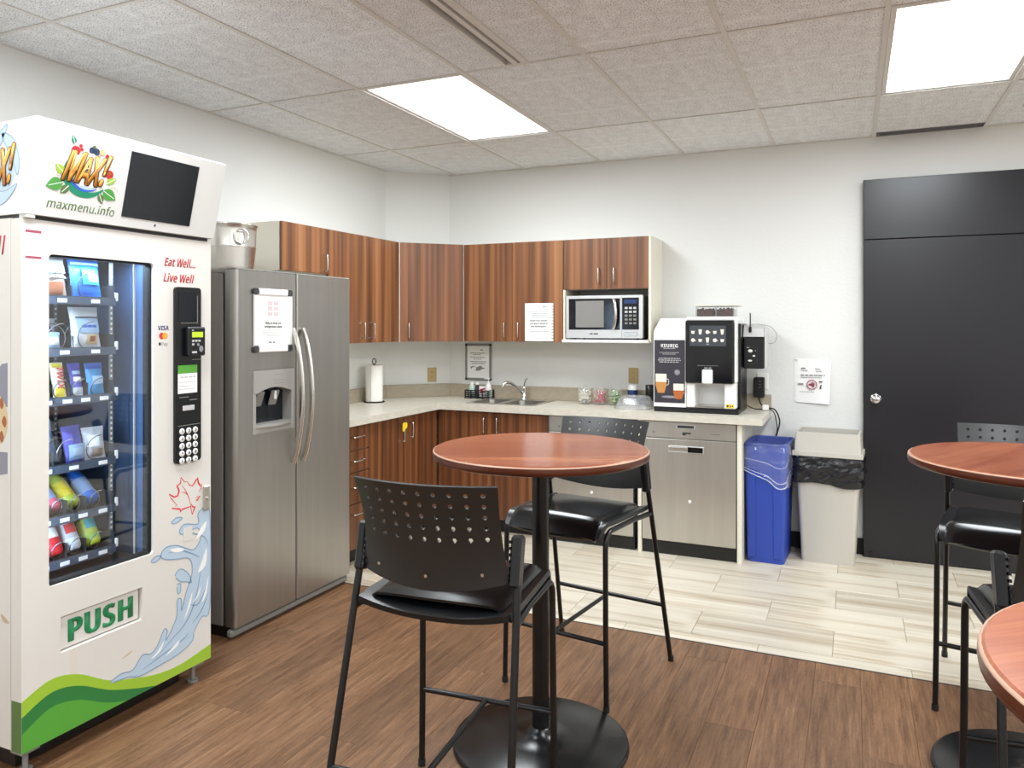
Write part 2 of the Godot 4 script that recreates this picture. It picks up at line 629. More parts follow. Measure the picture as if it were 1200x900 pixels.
func ceiling_light(x0: float, z0: float, label: String) -> void:
	var t := thing("ceiling_light", label, "ceiling light", Vector3(x0 + 0.3, CEIL, z0 + 0.6), 0.0, "flat white troffers in the ceiling grid")
	part("frame", B.new().at(0, 0.004, 0, 0, -PI / 2).cells([-0.292, -0.272, 0.272, 0.292], [-0.597, -0.577, 0.577, 0.597], 0.0, 0.05, func(x: float, y: float): return absf(x) < 0.27 and absf(y) < 0.57), "grid_white", t)
	part("diffuser", B.new().bb(-0.272, 0.272, 0.012, 0.018, -0.577, 0.577), "diffuser", t)
	var l := AreaLight3D.new()
	l.name = "troffer_light"
	l.area_size = Vector2(0.54, 1.15)
	l.light_energy = 3.6
	l.light_color = Color(0.95, 0.98, 1.0)
	l.shadow_enabled = true
	l.set("area_range", 12.0)
	l.set("area_attenuation", 2.0)
	l.position = Vector3(0, 0.006, 0)
	l.rotation_degrees.x = -90
	t.add_child(l)


func room() -> void:
	var W := 9.6
	var D := 8.2
	struct("wall_left", B.new().bb(-0.1, 0, 0, 2.85, -0.1, D), "wall_paint", "plain white wall behind the vending machine and refrigerator", "wall")
	struct("wall_back", B.new().bb(0, W, 0, 2.85, -0.1, 0), "wall_paint", "plain white wall behind the worktop, bins and dark door", "wall")
	struct("wall_corner", B.new().at(0, 0, 0, 0, PI / 2).prism(PackedVector2Array([Vector2(0, 0), Vector2(0.37, 0), Vector2(0, 0.37)]), -2.85, 0.0), "wall_paint", "slanted white wall face closing the corner above the corner cabinet", "wall")
	struct("wall_right", B.new().bb(W, W + 0.1, 0, 2.85, -0.1, D), "wall_paint", "white wall on the right, outside the picture", "wall")
	struct("wall_front", B.new().bb(-0.1, W + 0.1, 0, 2.85, D, D + 0.1), "wall_paint", "white wall behind the viewer, outside the picture", "wall")
	# floor: pale tiles by the kitchen, dark planks in the rest
	var fl := struct("floor", B.new().bb(-0.1, W + 0.1, -0.1, -0.006, -0.1, D), "grout", "floor of pale wood-look tiles by the kitchen and dark wood planks in front", "floor")
	var edge := 1.822
	var tile := B.new().bb(-0.3122, 0.3122, -0.008, 0.0, -0.1545, 0.1545, 0.0012).mesh()
	var half := B.new().bb(-0.3122, 0.3122, -0.008, 0.0, -0.0415, 0.0415, 0.0012).mesh()
	var rng := RandomNumberGenerator.new()
	rng.seed = 7
	var first := B.new().bb(-0.3122, 0.3122, -0.008, 0.0, -0.082, 0.082, 0.0012).mesh()
	for r in 7:
		var z := 0.011 + 0.3125 * r
		for i in 15:
			var x := (0.45 if r % 2 == 0 else 0.137) + 0.6265 * i + 0.313
			if x < 0.3 or x > 9.2:
				continue
			var o := part("floor_tile", first if r == 0 else tile if r < 6 else half, "tile_%d" % rng.randi_range(0, 4), fl)
			o.position = Vector3(x, 0, 0.084 if r == 0 else z if r < 6 else 1.775)
	var pw := 0.178
	var pl := 1.22
	var pm := B.new().bb(-pw * 0.5 + 0.0004, pw * 0.5 - 0.0004, -0.008, 0.0, -pl * 0.5 + 0.0005, pl * 0.5 - 0.0005, 0.0005).mesh()
	for i in 53:
		var x := 0.09 + pw * i
		var off := fposmod(0.41 * i + 0.13 * (i % 3), pl)
		var z0 := edge
		var k := 0
		while z0 < 7.2:
			var z1 := minf((z0 + pl) if k > 0 else edge + 0.12 + off, 8.19)
			var o: MeshInstance3D
			if k == 0:
				o = part("floor_plank", B.new().bb(-pw * 0.5 + 0.0004, pw * 0.5 - 0.0004, -0.008, 0.0, (z0 - z1) * 0.5 + 0.0005, (z1 - z0) * 0.5 - 0.0005, 0.0009), "plank_%d" % rng.randi_range(0, 5), fl)
			else:
				o = part("floor_plank", pm, "plank_%d" % rng.randi_range(0, 5), fl)
				z1 = z0 + pl
			o.position = Vector3(x, 0, (z0 + z1) * 0.5)
			z0 = z1
			k += 1
	struct("trim_1", B.new().bb(0.6, W, -0.006, 0.0015, edge - 0.004, edge + 0.004), "dark_grey", "thin dark strip where the pale tiles meet the wood planks", "floor trim")
	struct("baseboard_back", B.new().bb(2.86, 4.6, 0.0, 0.105, 0.0005, 0.012, 0.003), "black_rubber", "black baseboard along the back wall behind the two bins", "baseboard")
	# ceiling: slab, lay-in tiles, T-bars
	var ce := struct("ceiling", B.new().bb(-0.1, W + 0.1, 2.78, 2.88, -0.1, D + 0.1), "ceiling_tile_0", "suspended ceiling of speckled white lay-in tiles in a metal grid", "ceiling")
	var xs := [0.0]
	for k in 15:
		xs.append(0.426 + 0.61 * k)
	xs.append(W)
	var zs := [0.0, 0.955, 2.175, 3.395, 4.615, 5.835, 7.055, D]
	for i in xs.size() - 1:
		for j in zs.size() - 1:
			var x0: float = xs[i]
			var x1: float = xs[i + 1]
			var z0: float = zs[j]
			var z1: float = zs[j + 1]
			if x1 - x0 < 0.05:
				continue
			var lit := false
			for l in LIGHTS:
				lit = lit or (absf(l[0] - x0) < 0.06 and absf(l[1] - z0) < 0.06)
			if lit:
				continue
			var slot := i == 3 and j == 2
			if i == 6 and j == 0:
				z0 = 0.1
			var m := "ceiling_tile_%d" % rng.randi_range(0, 3)
			if slot:
				for q in [[x0 + 0.006, 1.862], [1.992, x1 - 0.006]]:
					part("ceiling_tile", B.new().bb(q[0], q[1], CEIL + 0.004, CEIL + 0.02, z0 + 0.006, z1 - 0.006, 0.002), m, ce)
				continue
			part("ceiling_tile", B.new().bb(x0 + 0.006, x1 - 0.006, CEIL + 0.004, CEIL + 0.02, z0 + 0.006, z1 - 0.006, 0.002), m, ce)
	for i in range(1, xs.size() - 1):
		part("ceiling_grid_bar", B.new().bb(xs[i] - 0.011, xs[i] + 0.011, CEIL - 0.001, CEIL + 0.003, 0.0, D).bb(xs[i] - 0.001, xs[i] + 0.001, CEIL, CEIL + 0.035, 0.0, D), "grid_white", ce)
	for j in range(1, zs.size() - 1):
		for i in xs.size() - 1:
			part("ceiling_grid_bar", B.new().bb(xs[i] + 0.011, xs[i + 1] - 0.011, CEIL - 0.0006, CEIL + 0.003, zs[j] - 0.008, zs[j] + 0.008), "grid_white", ce)
	part("wall_angle", B.new().bb(0.0, 0.016, CEIL - 0.001, CEIL + 0.003, 0.37, D).bb(0.37, 3.47, CEIL - 0.001, CEIL + 0.003, 0.0, 0.016).bb(4.11, W, CEIL - 0.001, CEIL + 0.003, 0.0, 0.016), "grid_white", ce)
	# the dark door leaf, with the panel above it
	var d := part("door_1", B.new().bb(-0.455, 0.455, 0.006, 2.0245, -0.02, 0.02, 0.003), "door_paint", self)
	d.set_meta("kind", "structure")
	tag(d, "tall dark charcoal door with a round silver knob, right of the beige bin", "door")
	d.position = Vector3(3.868, 0, 0.045)
	part("transom_panel", B.new().bb(-0.455, 0.455, 2.027, 2.408, -0.02, 0.018, 0.003), "door_paint", d)
	part("knob", B.new().at(-0.384, 1.014, 0.02, 0, PI / 2).lathe([Vector2(0, 0), Vector2(0.033, 0), Vector2(0.033, 0.005), Vector2(0.028, 0.009), Vector2(0.012, 0.012), Vector2(0.011, 0.028), Vector2(0.02, 0.034), Vector2(0.027, 0.044), Vector2(0.027, 0.054), Vector2(0.02, 0.062), Vector2(0, 0.064)], 24), "chrome", d, "round silver knob")
	part("latch_plate", B.new().bb(-0.457, -0.452, 0.98, 1.05, -0.012, 0.012, 0.001), "satin_metal", d)
	part("door_stop", B.new().at(-0.41, 0.03, 0.02, 0, PI / 2).cyl(0.012, 0, 0.012, 12), "black_rubber", d)


func ceiling_fittings() -> void:
	var labels := ["bright white ceiling panel light nearest the wall cabinets, left of centre", "bright white ceiling panel light at the top right, in front of the dark door"]
	var far := ["above the vending machine", "above the middle of the room", "right of the dark door", "on the right, second row", "far right by the back wall", "far right, second row", "on the right, third row", "far right, third row", "behind the viewer on the left", "behind the viewer on the right"]
	for f in far:
		labels.append("white ceiling panel light out of view, " + f)
	for i in LIGHTS.size():
		ceiling_light(LIGHTS[i][0], LIGHTS[i][1], labels[i])
	var t := thing("air_diffuser", "long narrow slot air diffuser in the ceiling left of centre", "air vent", Vector3(1.927, CEIL, 2.785))
	part("housing", B.new().at(0, 0, 0, 0, -PI / 2).cells([-0.065, -0.05, -0.012, 0.012, 0.03, 0.065], [-0.6, -0.59, 0.59, 0.6], 0.0, 0.05, func(x: float, y: float): return absf(y) < 0.59 and ((x > -0.05 and x < -0.012) or (x > 0.012 and x < 0.03))), "grid_white", t)
	part("slot_backing", B.new().bb(-0.065, 0.065, 0.055, 0.06, -0.6, 0.6), "black_plastic", t)
	part("slot_vane", B.new().bb(-0.05, -0.012, 0.03, 0.034, -0.59, 0.59), "slot_grey", t)
	t = thing("air_diffuser", "grey slot air diffuser where the ceiling meets the wall above the dark door", "air vent", Vector3(3.79, CEIL, 0.05))
	part("housing", B.new().at(0, 0, 0, 0, -PI / 2).cells([-0.295, -0.285, 0.285, 0.295], [-0.048, -0.04, 0.014, 0.022, 0.034, 0.044], 0.0, 0.05, func(x: float, y: float): return absf(x) < 0.285 and (y > -0.04 and y < 0.014 or y > 0.022 and y < 0.034)), "slot_grey", t)
	part("slot_backing", B.new().bb(-0.295, 0.295, 0.05, 0.055, -0.048, 0.048), "dark_grey", t)
	part("slot_vane", B.new().bb(-0.285, 0.285, 0.012, 0.016, -0.012, 0.038), "slot_grey", t)
	t = thing("ceiling_speaker", "small dark round ceiling fitting at the right edge of the picture", "ceiling fitting", Vector3(4.31, CEIL, 0.45))
	part("rim", B.new().lathe([Vector2(0.075, -0.006), Vector2(0.1, -0.006), Vector2(0.105, 0.0), Vector2(0.075, 0.0), Vector2(0.075, -0.006)], 28), "grid_white", t)
	part("grille", B.new().cyl(0.076, -0.004, 0.0, 28), "dark_grey", t)


# ---------------------------------------------------------------- kitchen
func bow_handle(parent: Node, x: float, y: float, z: float, l: float, upright := true) -> void:
	var p := []
	for q in spline([Vector3(-l * 0.5, 0, 0), Vector3(-l * 0.5, 0, 0.02), Vector3(-l * 0.5 + 0.008, 0, 0.029), Vector3(l * 0.5 - 0.008, 0, 0.029), Vector3(l * 0.5, 0, 0.02), Vector3(l * 0.5, 0, 0)], 3):
		p.append(q)
	part("handle", B.new().at(x, y, z, 0, 0, PI / 2 if upright else 0.0).tube(p, 0.0045, 8), "satin_metal", parent)


# doors: [x0, x1, y0, y1, handle x, handle y, upright]; local front plane z = 0, carcass behind it
func cupboard(called: String, label: String, cat: String, pos: Vector3, turn: float, x0: float, x1: float, y0: float, y1: float, depth: float, fronts: Array, m: String, group := "", toe := 0.0, open_top := 0.0) -> Node3D:
	var t := thing(called, label, cat, pos, turn, group)
	var b := B.new()
	b.bb(x0, x1, y0, y1 - open_top, -depth, -0.02)
	if open_top > 0.0:   # room for the sink bowls
		b.bb(x0, x1, y1 - open_top, y1, -0.06, -0.02)
	part("carcass", b, "cream_laminate", t)
	if toe > 0.0:
		part("toe_kick", B.new().bb(x0, x1, 0.0, y0, -depth, -0.075), "toe_kick", t)
	for f in fronts:
		var d := part("drawer" if not f[6] else "door", B.new().bb(f[0] + 0.0015, f[1] - 0.0015, f[2] + 0.0015, f[3] - 0.0015, -0.019, 0.0, 0.0015), m, t)
		bow_handle(d, f[4], f[5], 0.0, 0.1 if f[6] else 0.11, f[6])
	return t


func wall_cabinets() -> void:
	var y0 := 1.36
	var y1 := 2.088
	var g := "walnut wall cabinets"
	# along the left wall, turned to face +x; local x = zc - z
	cupboard("wall_cabinet", "short walnut wall cabinet above the refrigerator with a cream end panel", "wall cabinet", Vector3(0.335, 0, 1.73), 90, -0.214, 0.214, 1.80, y1, 0.333, [[-0.214, 0.214, 1.80, y1, 0.17, 1.87, true]], "walnut", g)
	cupboard("wall_cabinet", "two-door walnut wall cabinet on the left wall beside the refrigerator", "wall cabinet", Vector3(0.335, 0, 1.104), 90, -0.411, 0.409, y0, y1, 0.333, [[-0.411, 0.0, y0, y1, -0.055, 1.445, true], [0.0, 0.409, y0, y1, 0.055, 1.445, true]], "walnut", g)
	# across the corner
	var c := thing("wall_cabinet", "diagonal single-door walnut wall cabinet across the room corner", "wall cabinet", Vector3(0.5035, 0, 0.515), 45, g)
	part("carcass", corner_carcass(y0, y1), "cream_laminate", c)
	var d := part("door", B.new().bb(-0.24, 0.24, y0 + 0.002, y1 - 0.002, -0.005, 0.014, 0.0015), "walnut_local", c)
	bow_handle(d, -0.182, 1.445, 0.014, 0.1)
	# along the back wall
	cupboard("wall_cabinet", "two-door walnut wall cabinet on the back wall, left of the microwave", "wall cabinet", Vector3(1.0725, 0, 0.335), 0, -0.3955, 0.4005, y0, y1, 0.333, [[-0.3955, 0.0025, y0, y1, -0.052, 1.448, true], [0.0025, 0.4005, y0, y1, 0.058, 1.448, true]], "walnut", g)
	var m := cupboard("wall_cabinet", "walnut wall cabinet with an open white niche holding the microwave", "wall cabinet", Vector3(1.79, 0, 0.335), 0, -0.315, 0.315, 1.732, y1, 0.333, [[-0.315, 0.005, 1.732, y1, -0.05, 1.826, true], [0.005, 0.298, 1.732, y1, 0.06, 1.826, true]], "walnut", g)
	part("side_panel", B.new().bb(0.299, 0.316, 1.366, y1 + 0.001, -0.334, 0.002, 0.001), "cream_laminate", m)
	part("side_panel", B.new().bb(-0.316, -0.300, 1.366, 1.731, -0.334, 0.002, 0.001), "cream_laminate", m)
	part("shelf", B.new().bb(-0.316, 0.305, 1.36, 1.381, -0.334, 0.03, 0.002), "white_plastic", m)


func corner_carcass(y0: float, y1: float) -> B:
	var p := PackedVector2Array()
	for q in [Vector2(0.002, 0.372), Vector2(0.372, 0.002), Vector2(0.672, 0.002), Vector2(0.672, 0.33), Vector2(0.33, 0.692), Vector2(0.002, 0.692)]:
		var w := Vector3(q.x - 0.5035, 0, q.y - 0.515).rotated(Vector3.UP, -PI / 4)
		p.append(Vector2(w.x, -w.z))
	return B.new().at(0, 0, 0, 0, -PI / 2).prism(p, y0, y1)


func base_cabinets() -> void:
	var g := "walnut base cabinets"
	var m := "walnut_low"
	cupboard("base_cabinet", "walnut base cabinet with a stack of four drawers beside the refrigerator", "base cabinet", Vector3(0.565, 0, 1.59), 90, -0.195, 0.185, 0.1, 0.866, 0.56, [[-0.195, 0.185, 0.712, 0.86, 0.05, 0.796, false], [-0.195, 0.185, 0.576, 0.709, 0.05, 0.65, false], [-0.195, 0.185, 0.384, 0.573, 0.05, 0.49, false], [-0.195, 0.185, 0.105, 0.381, 0.05, 0.325, false]], m, g, 0.1)
	cupboard("base_cabinet", "two-door walnut base cabinet on the left with a yellow tag on its handle", "base cabinet", Vector3(0.565, 0, 0.99), 90, -0.413, 0.45, 0.1, 0.866, 0.56, [[-0.413, 0.008, 0.105, 0.86, -0.042, 0.748, true], [0.008, 0.45, 0.105, 0.86, 0.066, 0.762, true]], m, g, 0.1)
	cupboard("base_cabinet", "two-door walnut base cabinet on the back wall under the sink", "base cabinet", Vector3(1.0, 0, 0.54), 0, -0.43, 0.435, 0.1, 0.866, 0.535, [[-0.43, 0.008, 0.105, 0.86, -0.045, 0.77, true], [0.008, 0.435, 0.105, 0.86, 0.058, 0.77, true]], m, g, 0.1, 0.15)
	var t := thing("cabinet_panel", "narrow cream filler panel between the two dishwashers", "panel", Vector3(2.081, 0, 0.27))
	part("panel", B.new().bb(-0.012, 0.012, 0.0, 0.867, -0.265, 0.27, 0.001), "cream_laminate", t)
	t = thing("cabinet_panel", "cream end panel carrying the worktop beside the blue bin", "panel", Vector3(2.712, 0, 0.27))
	part("panel", B.new().bb(-0.014, 0.014, 0.0, 0.867, -0.265, 0.275, 0.001), "cream_laminate", t)


func dishwashers() -> void:
	var t := thing("dishwasher", "stainless steel dishwasher at the right end of the worktop, next to the blue bin", "dishwasher", Vector3(2.395, 0, 0.545), 0, "stainless dishwashers under the worktop")
	part("body", B.new().bb(-0.298, 0.298, 0.09, 0.862, -0.53, -0.03), "dark_grey", t)
	part("toe_kick", B.new().bb(-0.3, 0.3, 0.0, 0.088, -0.5, -0.03).at(0.24, 0.05, -0.03, 0, PI / 2).cyl(0.006, 0, 0.003, 10), "toe_kick", t)
	var d := part("door", B.new().bb(-0.297, 0.297, 0.092, 0.752, -0.03, 0.0, 0.004), "steel_across", t)
	var c := part("control_panel", B.new().bb(-0.297, 0.297, 0.756, 0.862, -0.03, 0.0, 0.004), "steel_across", t)
	part("display", B.new().bb(-0.075, 0.047, 0.82, 0.845, 0.0, 0.002), "aluminium", c)
	part("display", B.new().bb(-0.066, 0.038, 0.824, 0.841, 0.002, 0.003), "dark_grey", c)
	part("button", B.new().bb(-0.035, 0.018, 0.788, 0.798, 0.0, 0.003, 0.001).bb(-0.035, -0.012, 0.779, 0.788, 0.0, 0.003, 0.001), "dark_grey", c)
	part("button", B.new().bb(0.14, 0.2, 0.792, 0.796, 0.0, 0.002), "mid_grey", c)
	part("button", B.new().at(-0.22, 0.79, 0.0, 0, PI / 2).cyl(0.008, 0, 0.003, 14), "mid_grey", c)
	part("handle_recess", B.new().bb(-0.125, 0.1, 0.668, 0.71, 0.0, 0.008, 0.002), "aluminium", d)
	part("handle_recess", B.new().bb(0.0, 0.095, 0.672, 0.706, 0.008, 0.0095), "black_gloss", d)
	part("handle_recess", B.new().bb(-0.12, 0.0, 0.678, 0.702, 0.008, 0.012, 0.002), "satin_metal", d)
	part("sensor_cap", B.new().at(0.012, 0.36, 0.0, 0, PI / 2).cyl(0.01, 0, 0.004, 14), "white_plastic", d)
	part("kick_line", B.new().bb(0.298, 0.3, 0.09, 0.862, -0.03, -0.002), "dark_grey", t)
	dup(t, "stainless steel dishwasher half hidden behind the round table and stool, right of the sink cabinet", Vector3(1.742, 0, 0.545), 0.0)


func worktop() -> void:
	var t := thing("worktop", "speckled beige laminate worktop running round the corner with a low upstand", "worktop", Vector3.ZERO)
	var b := B.new().at(0, 0, 0, 0, PI / 2)
	var holes := [[0.795, 1.01, 0.14, 0.46], [1.045, 1.285, 0.14, 0.46]]
	b.cells([0.0, 0.37, 0.6, 0.795, 1.01, 1.045, 1.285, 2.85], [0.0, 0.14, 0.37, 0.46, 0.575, 1.79], -TOP, -TOP + 0.044, func(x, z):
		if x < 0.37 and z < 0.37: return true
		if x > 0.6 and z > 0.575: return true
		for h in holes:
			if x > h[0] and x < h[1] and z > h[2] and z < h[3]: return true
		return false)
	b.prism(PackedVector2Array([Vector2(0.37, 0.001), Vector2(0.37, 0.37), Vector2(0.001, 0.37)]), -TOP, -TOP + 0.044)
	part("counter", b, "laminate", t)
	var s := 0.02
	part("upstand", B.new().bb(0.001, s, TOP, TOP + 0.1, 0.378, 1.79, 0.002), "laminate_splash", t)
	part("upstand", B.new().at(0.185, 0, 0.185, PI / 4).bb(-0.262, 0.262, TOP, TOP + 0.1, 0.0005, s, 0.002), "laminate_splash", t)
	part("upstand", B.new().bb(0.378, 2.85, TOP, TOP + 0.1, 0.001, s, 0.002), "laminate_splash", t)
	# sink
	var k := thing("sink", "double-bowl stainless steel sink set into the worktop", "sink", Vector3(1.04, TOP, 0.3))
	part("rim", B.new().at(0, 0, 0, 0, -PI / 2).cells([-0.27, -0.24, -0.035, 0.01, 0.24, 0.27], [-0.185, -0.155, 0.155, 0.22], 0.0005, 0.005, func(x: float, y: float): return absf(y) < 0.15 and (x > -0.24 and x < -0.035 or x > 0.01 and x < 0.24)), "steel_across", k)
	for q in [[-0.24, -0.035], [0.01, 0.24]]:
		var bw := B.new()
		var cx: float = (q[0] + q[1]) * 0.5
		var hw: float = (q[1] - q[0]) * 0.5
		for i in 24:   # rounded walls
			var ring := rrect(cx, 0, hw * 2, 0.31, 0.05, 5)
			if i >= ring.size():
				break
			var p := ring[i]
			var r := ring[(i + 1) % ring.size()]
			var c2 := Vector2(cx, 0)
			var pl := c2 + (p - c2) * 0.86
			var rl := c2 + (r - c2) * 0.86
			bw.quad(Vector3(p.x, 0.002, p.y), Vector3(r.x, 0.002, r.y), Vector3(rl.x, -0.14, rl.y), Vector3(pl.x, -0.14, pl.y), true)
			bw.tri(Vector3(cx, -0.145, 0), Vector3(pl.x, -0.14, pl.y), Vector3(rl.x, -0.14, rl.y))
		var o := part("bowl", bw, "steel_dark", k)
		part("drain", B.new().cyl(0.035, -0.1445, -0.138, 18, Vector3(cx, 0, 0)), "chrome", o)
	var f := thing("faucet", "chrome single-lever faucet rising behind the sink", "faucet", Vector3(1.07, TOP + 0.005, 0.105))
	part("body", B.new().lathe([Vector2(0, 0), Vector2(0.03, 0), Vector2(0.03, 0.006), Vector2(0.021, 0.012), Vector2(0.02, 0.075), Vector2(0.023, 0.085), Vector2(0.02, 0.1), Vector2(0, 0.104)], 20), "chrome", f)
	part("spout", B.new().tube(spline([Vector3(-0.005, 0.04, 0.008), Vector3(-0.03, 0.09, 0.05), Vector3(-0.06, 0.128, 0.1), Vector3(-0.085, 0.135, 0.14), Vector3(-0.098, 0.118, 0.16), Vector3(-0.1, 0.1, 0.163)], 4), 0.0115, 10), "chrome", f)
	part("lever", B.new().tube(spline([Vector3(0, 0.1, 0), Vector3(0.008, 0.125, 0.004), Vector3(0.02, 0.15, 0.01), Vector3(0.036, 0.162, 0.015)], 4), 0.008, 8, false, 0.7), "chrome", f)


func sans(bold := false) -> SystemFont:
	var k := "sans_bold" if bold else "sans"
	if not M.has(k):
		var f := SystemFont.new()
		f.font_names = PackedStringArray(["Droid Sans"])
		f.font_weight = 700 if bold else 400
		M[k] = f
	return M[k]


func serif() -> SystemFont:
	if not M.has("serif"):
		var f := SystemFont.new()
		f.font_names = PackedStringArray(["Droid Serif"])
		M["serif"] = f
	return M["serif"]


func lines(parent: Node, called: String, m: String, rows: Array, z: float) -> void:   # unreadably small print: [x centre, y, width, height]
	var b := B.new()
	var rng := RandomNumberGenerator.new()
	rng.seed = rows.size() * 31
	for r in rows:
		var x: float = r[0] - r[2] * 0.5
		while x < r[0] + r[2] * 0.5 - 0.002:
			var w := minf(rng.randf_range(2.0, 5.0) * r[3], r[0] + r[2] * 0.5 - x)
			b.bb(x, x + w, r[1] - r[3] * 0.5, r[1] + r[3] * 0.5, z, z + 0.0005)
			x += w + r[3] * 0.8
	part(called, b, m, parent).set_meta("kind", "stuff")


func outlet(label: String, pos: Vector3, turn: float, m: String) -> void:
	var t := thing("outlet", label, "outlet", pos, turn)
	part("plate", B.new().bb(-0.037, 0.037, -0.057, 0.057, 0.0005, 0.006, 0.003), m, t)
	for y in [-0.02, 0.02]:
		part("socket", B.new().prism(rrect(0, y, 0.034, 0.028, 0.009), 0.006, 0.008), m, t)
		part("slots", B.new().bb(-0.008, -0.006, y - 0.004, y + 0.006, 0.008, 0.0085).bb(0.006, 0.008, y - 0.004, y + 0.006, 0.008, 0.0085), "dark_grey", t)


func bottle(called: String, label: String, cat: String, pos: Vector3, prof: Array, m: String, cap_prof: Array, cap_m: String, band: Array, band_m: String, group := "") -> Node3D:
	var t := thing(called, label, cat, pos, 0.0, group)
	part("body", B.new().lathe(prof, 20), m, t)
	if cap_prof:
		part("cap", B.new().lathe(cap_prof, 16), cap_m, t)
	if band:
		part("wrapper", B.new().lathe([Vector2(band[0], band[1]), Vector2(band[0], band[2])], 20), band_m, t)
	return t


func counter_things() -> void:
	# paper towels
	var t := thing("paper_towel_holder", "wire paper towel stand with a white roll at the left end of the worktop", "paper towel holder", Vector3(0.12, TOP, 0.7))
	part("base", B.new().tube(ring(0.075, 0.004, 28), 0.004, 8, true).bb(-0.074, 0.074, 0.002, 0.006, -0.003, 0.003).bb(-0.003, 0.003, 0.002, 0.006, -0.074, 0.074), "black_tube", t)
	part("pole", B.new().tube([Vector3(0, 0.004, 0), Vector3(0, 0.285, 0)], 0.004, 8), "black_tube", t)
	part("loop", B.new().tube(spline([Vector3(0, 0.28, 0), Vector3(0.014, 0.29, 0), Vector3(0.014, 0.312, 0), Vector3(0, 0.322, 0), Vector3(-0.014, 0.312, 0), Vector3(-0.014, 0.29, 0)], 4, true), 0.0035, 8, true), "black_tube", t)
	t = thing("paper_towel_roll", "white roll of paper towels standing on the wire holder", "paper roll", Vector3(0.12, TOP + 0.0085, 0.7))
	part("roll", B.new().lathe([Vector2(0.02, 0), Vector2(0.062, 0)], 32, Vector3(), false).lathe([Vector2(0.062, 0), Vector2(0.0625, 0.265)], 32).lathe([Vector2(0.0625, 0.265), Vector2(0.02, 0.265)], 32, Vector3(), false).lathe([Vector2(0.02, 0.265), Vector2(0.02, 0)], 32), "paper_towel", t)
	part("loose_sheet", B.new().sheet(func(u: float, v: float): return Vector3(0.0628 * cos(0.5 + u * 0.9) + u * u * 0.008, 0.002 + 0.26 * v, 0.0628 * sin(0.5 + u * 0.9) + u * u * 0.006), 8, 2, 0.0008), "paper_towel", t)
	outlet("tan wall outlet on the slanted corner wall", Vector3(0.265, 1.085, 0.105), 45, "outlet_tan")
	outlet("tan wall outlet on the back wall behind the blue and white can", Vector3(1.895, 1.115, 0.0), 0, "outlet_tan")
	outlet("white wall outlet with the black adapter plugged in, right of the coffee machine", Vector3(2.792, 1.1, 0.0), 0, "outlet_white")
	# snap frame notice over the sink
	t = thing("framed_notice", "silver snap frame notice with dark corners on the wall beside the sink", "notice", Vector3(0.633, 1.19, 0.0))
	frame_parts(t, 0.232, 0.29, 0.018, "mid_grey")
	lines(t, "print", "ink", [[0.03, 0.095, 0.02, 0.007], [-0.005, 0.07, 0.13, 0.005], [-0.01, 0.058, 0.07, 0.004], [-0.005, 0.036, 0.13, 0.005], [-0.005, 0.022, 0.07, 0.004], [0.0, 0.002, 0.14, 0.005], [0.0, -0.012, 0.12, 0.005]], 0.0085)
	part("picture", B.new().prism(blob([Vector2(-0.07, -0.045), Vector2(-0.04, -0.065), Vector2(0.0, -0.07), Vector2(0.03, -0.058), Vector2(0.06, -0.05), Vector2(0.035, -0.042), Vector2(0.02, -0.03), Vector2(-0.02, -0.045), Vector2(-0.04, -0.032)]), 0.0085, 0.009), "mid_grey", t)
	part("picture", B.new().prism(ellipse(-0.038, -0.055, 0.02, 0.014), 0.009, 0.0095), "white_paper", t)
	# caddy with its bottles
	t = thing("caddy", "black open caddy holding soap bottles beside the sink", "caddy", Vector3(0.69, TOP, 0.1))
	var cb := B.new().bb(-0.1, 0.1, 0.001, 0.004, -0.05, 0.05)
	for y in [0.01, 0.026, 0.042, 0.058]:
		cb.bb(-0.102, 0.102, y, y + 0.008, 0.046, 0.05).bb(-0.102, 0.102, y, y + 0.008, -0.05, -0.046).bb(-0.102, -0.098, y, y + 0.008, -0.05, 0.05).bb(0.098, 0.102, y, y + 0.008, -0.05, 0.05)
	part("basket", cb, "black_plastic", t)
	for x in [-0.1, -0.05, 0.0, 0.05, 0.1]:
		for z in [0.05, -0.05]:
			part("upright", B.new().bb(x - 0.004, x + 0.004, 0.0, 0.066, z - 0.003, z + 0.003), "black_plastic", t)
	var cap := [Vector2(0.012, 0.1), Vector2(0.012, 0.118), Vector2(0.0, 0.118)]
	bottle("soap_bottle", "pale green soap bottle at the left of the black caddy", "bottle", Vector3(0.625, TOP + 0.005, 0.1), [Vector2(0, 0), Vector2(0.026, 0), Vector2(0.027, 0.07), Vector2(0.022, 0.092), Vector2(0.011, 0.1), Vector2(0, 0.1)], "cup_green", cap, "white_plastic", [], "")
	bottle("soap_bottle", "slim dark bottle with a white cap in the black caddy", "bottle", Vector3(0.672, TOP + 0.005, 0.1), [Vector2(0, 0), Vector2(0.018, 0), Vector2(0.019, 0.075), Vector2(0.013, 0.092), Vector2(0.011, 0.1), Vector2(0, 0.1)], "ink", cap, "white_plastic", [], "")
	t = thing("sponge_pack", "white and red packet standing in the middle of the black caddy", "packet", Vector3(0.72, TOP + 0.005, 0.1), 5)
	part("pack", B.new().bb(-0.028, 0.028, 0.0, 0.088, -0.012, 0.012, 0.003), "white_paper", t)
	part("print", B.new().prism(PackedVector2Array([Vector2(-0.027, 0.05), Vector2(0.027, 0.066), Vector2(0.027, 0.08), Vector2(-0.02, 0.066)]), 0.0121, 0.0125), "print_red", t)
	part("print", B.new().prism(PackedVector2Array([Vector2(-0.02, 0.038), Vector2(0.027, 0.046), Vector2(0.027, 0.06), Vector2(-0.022, 0.047)]), 0.0121, 0.0125), "print_red", t)
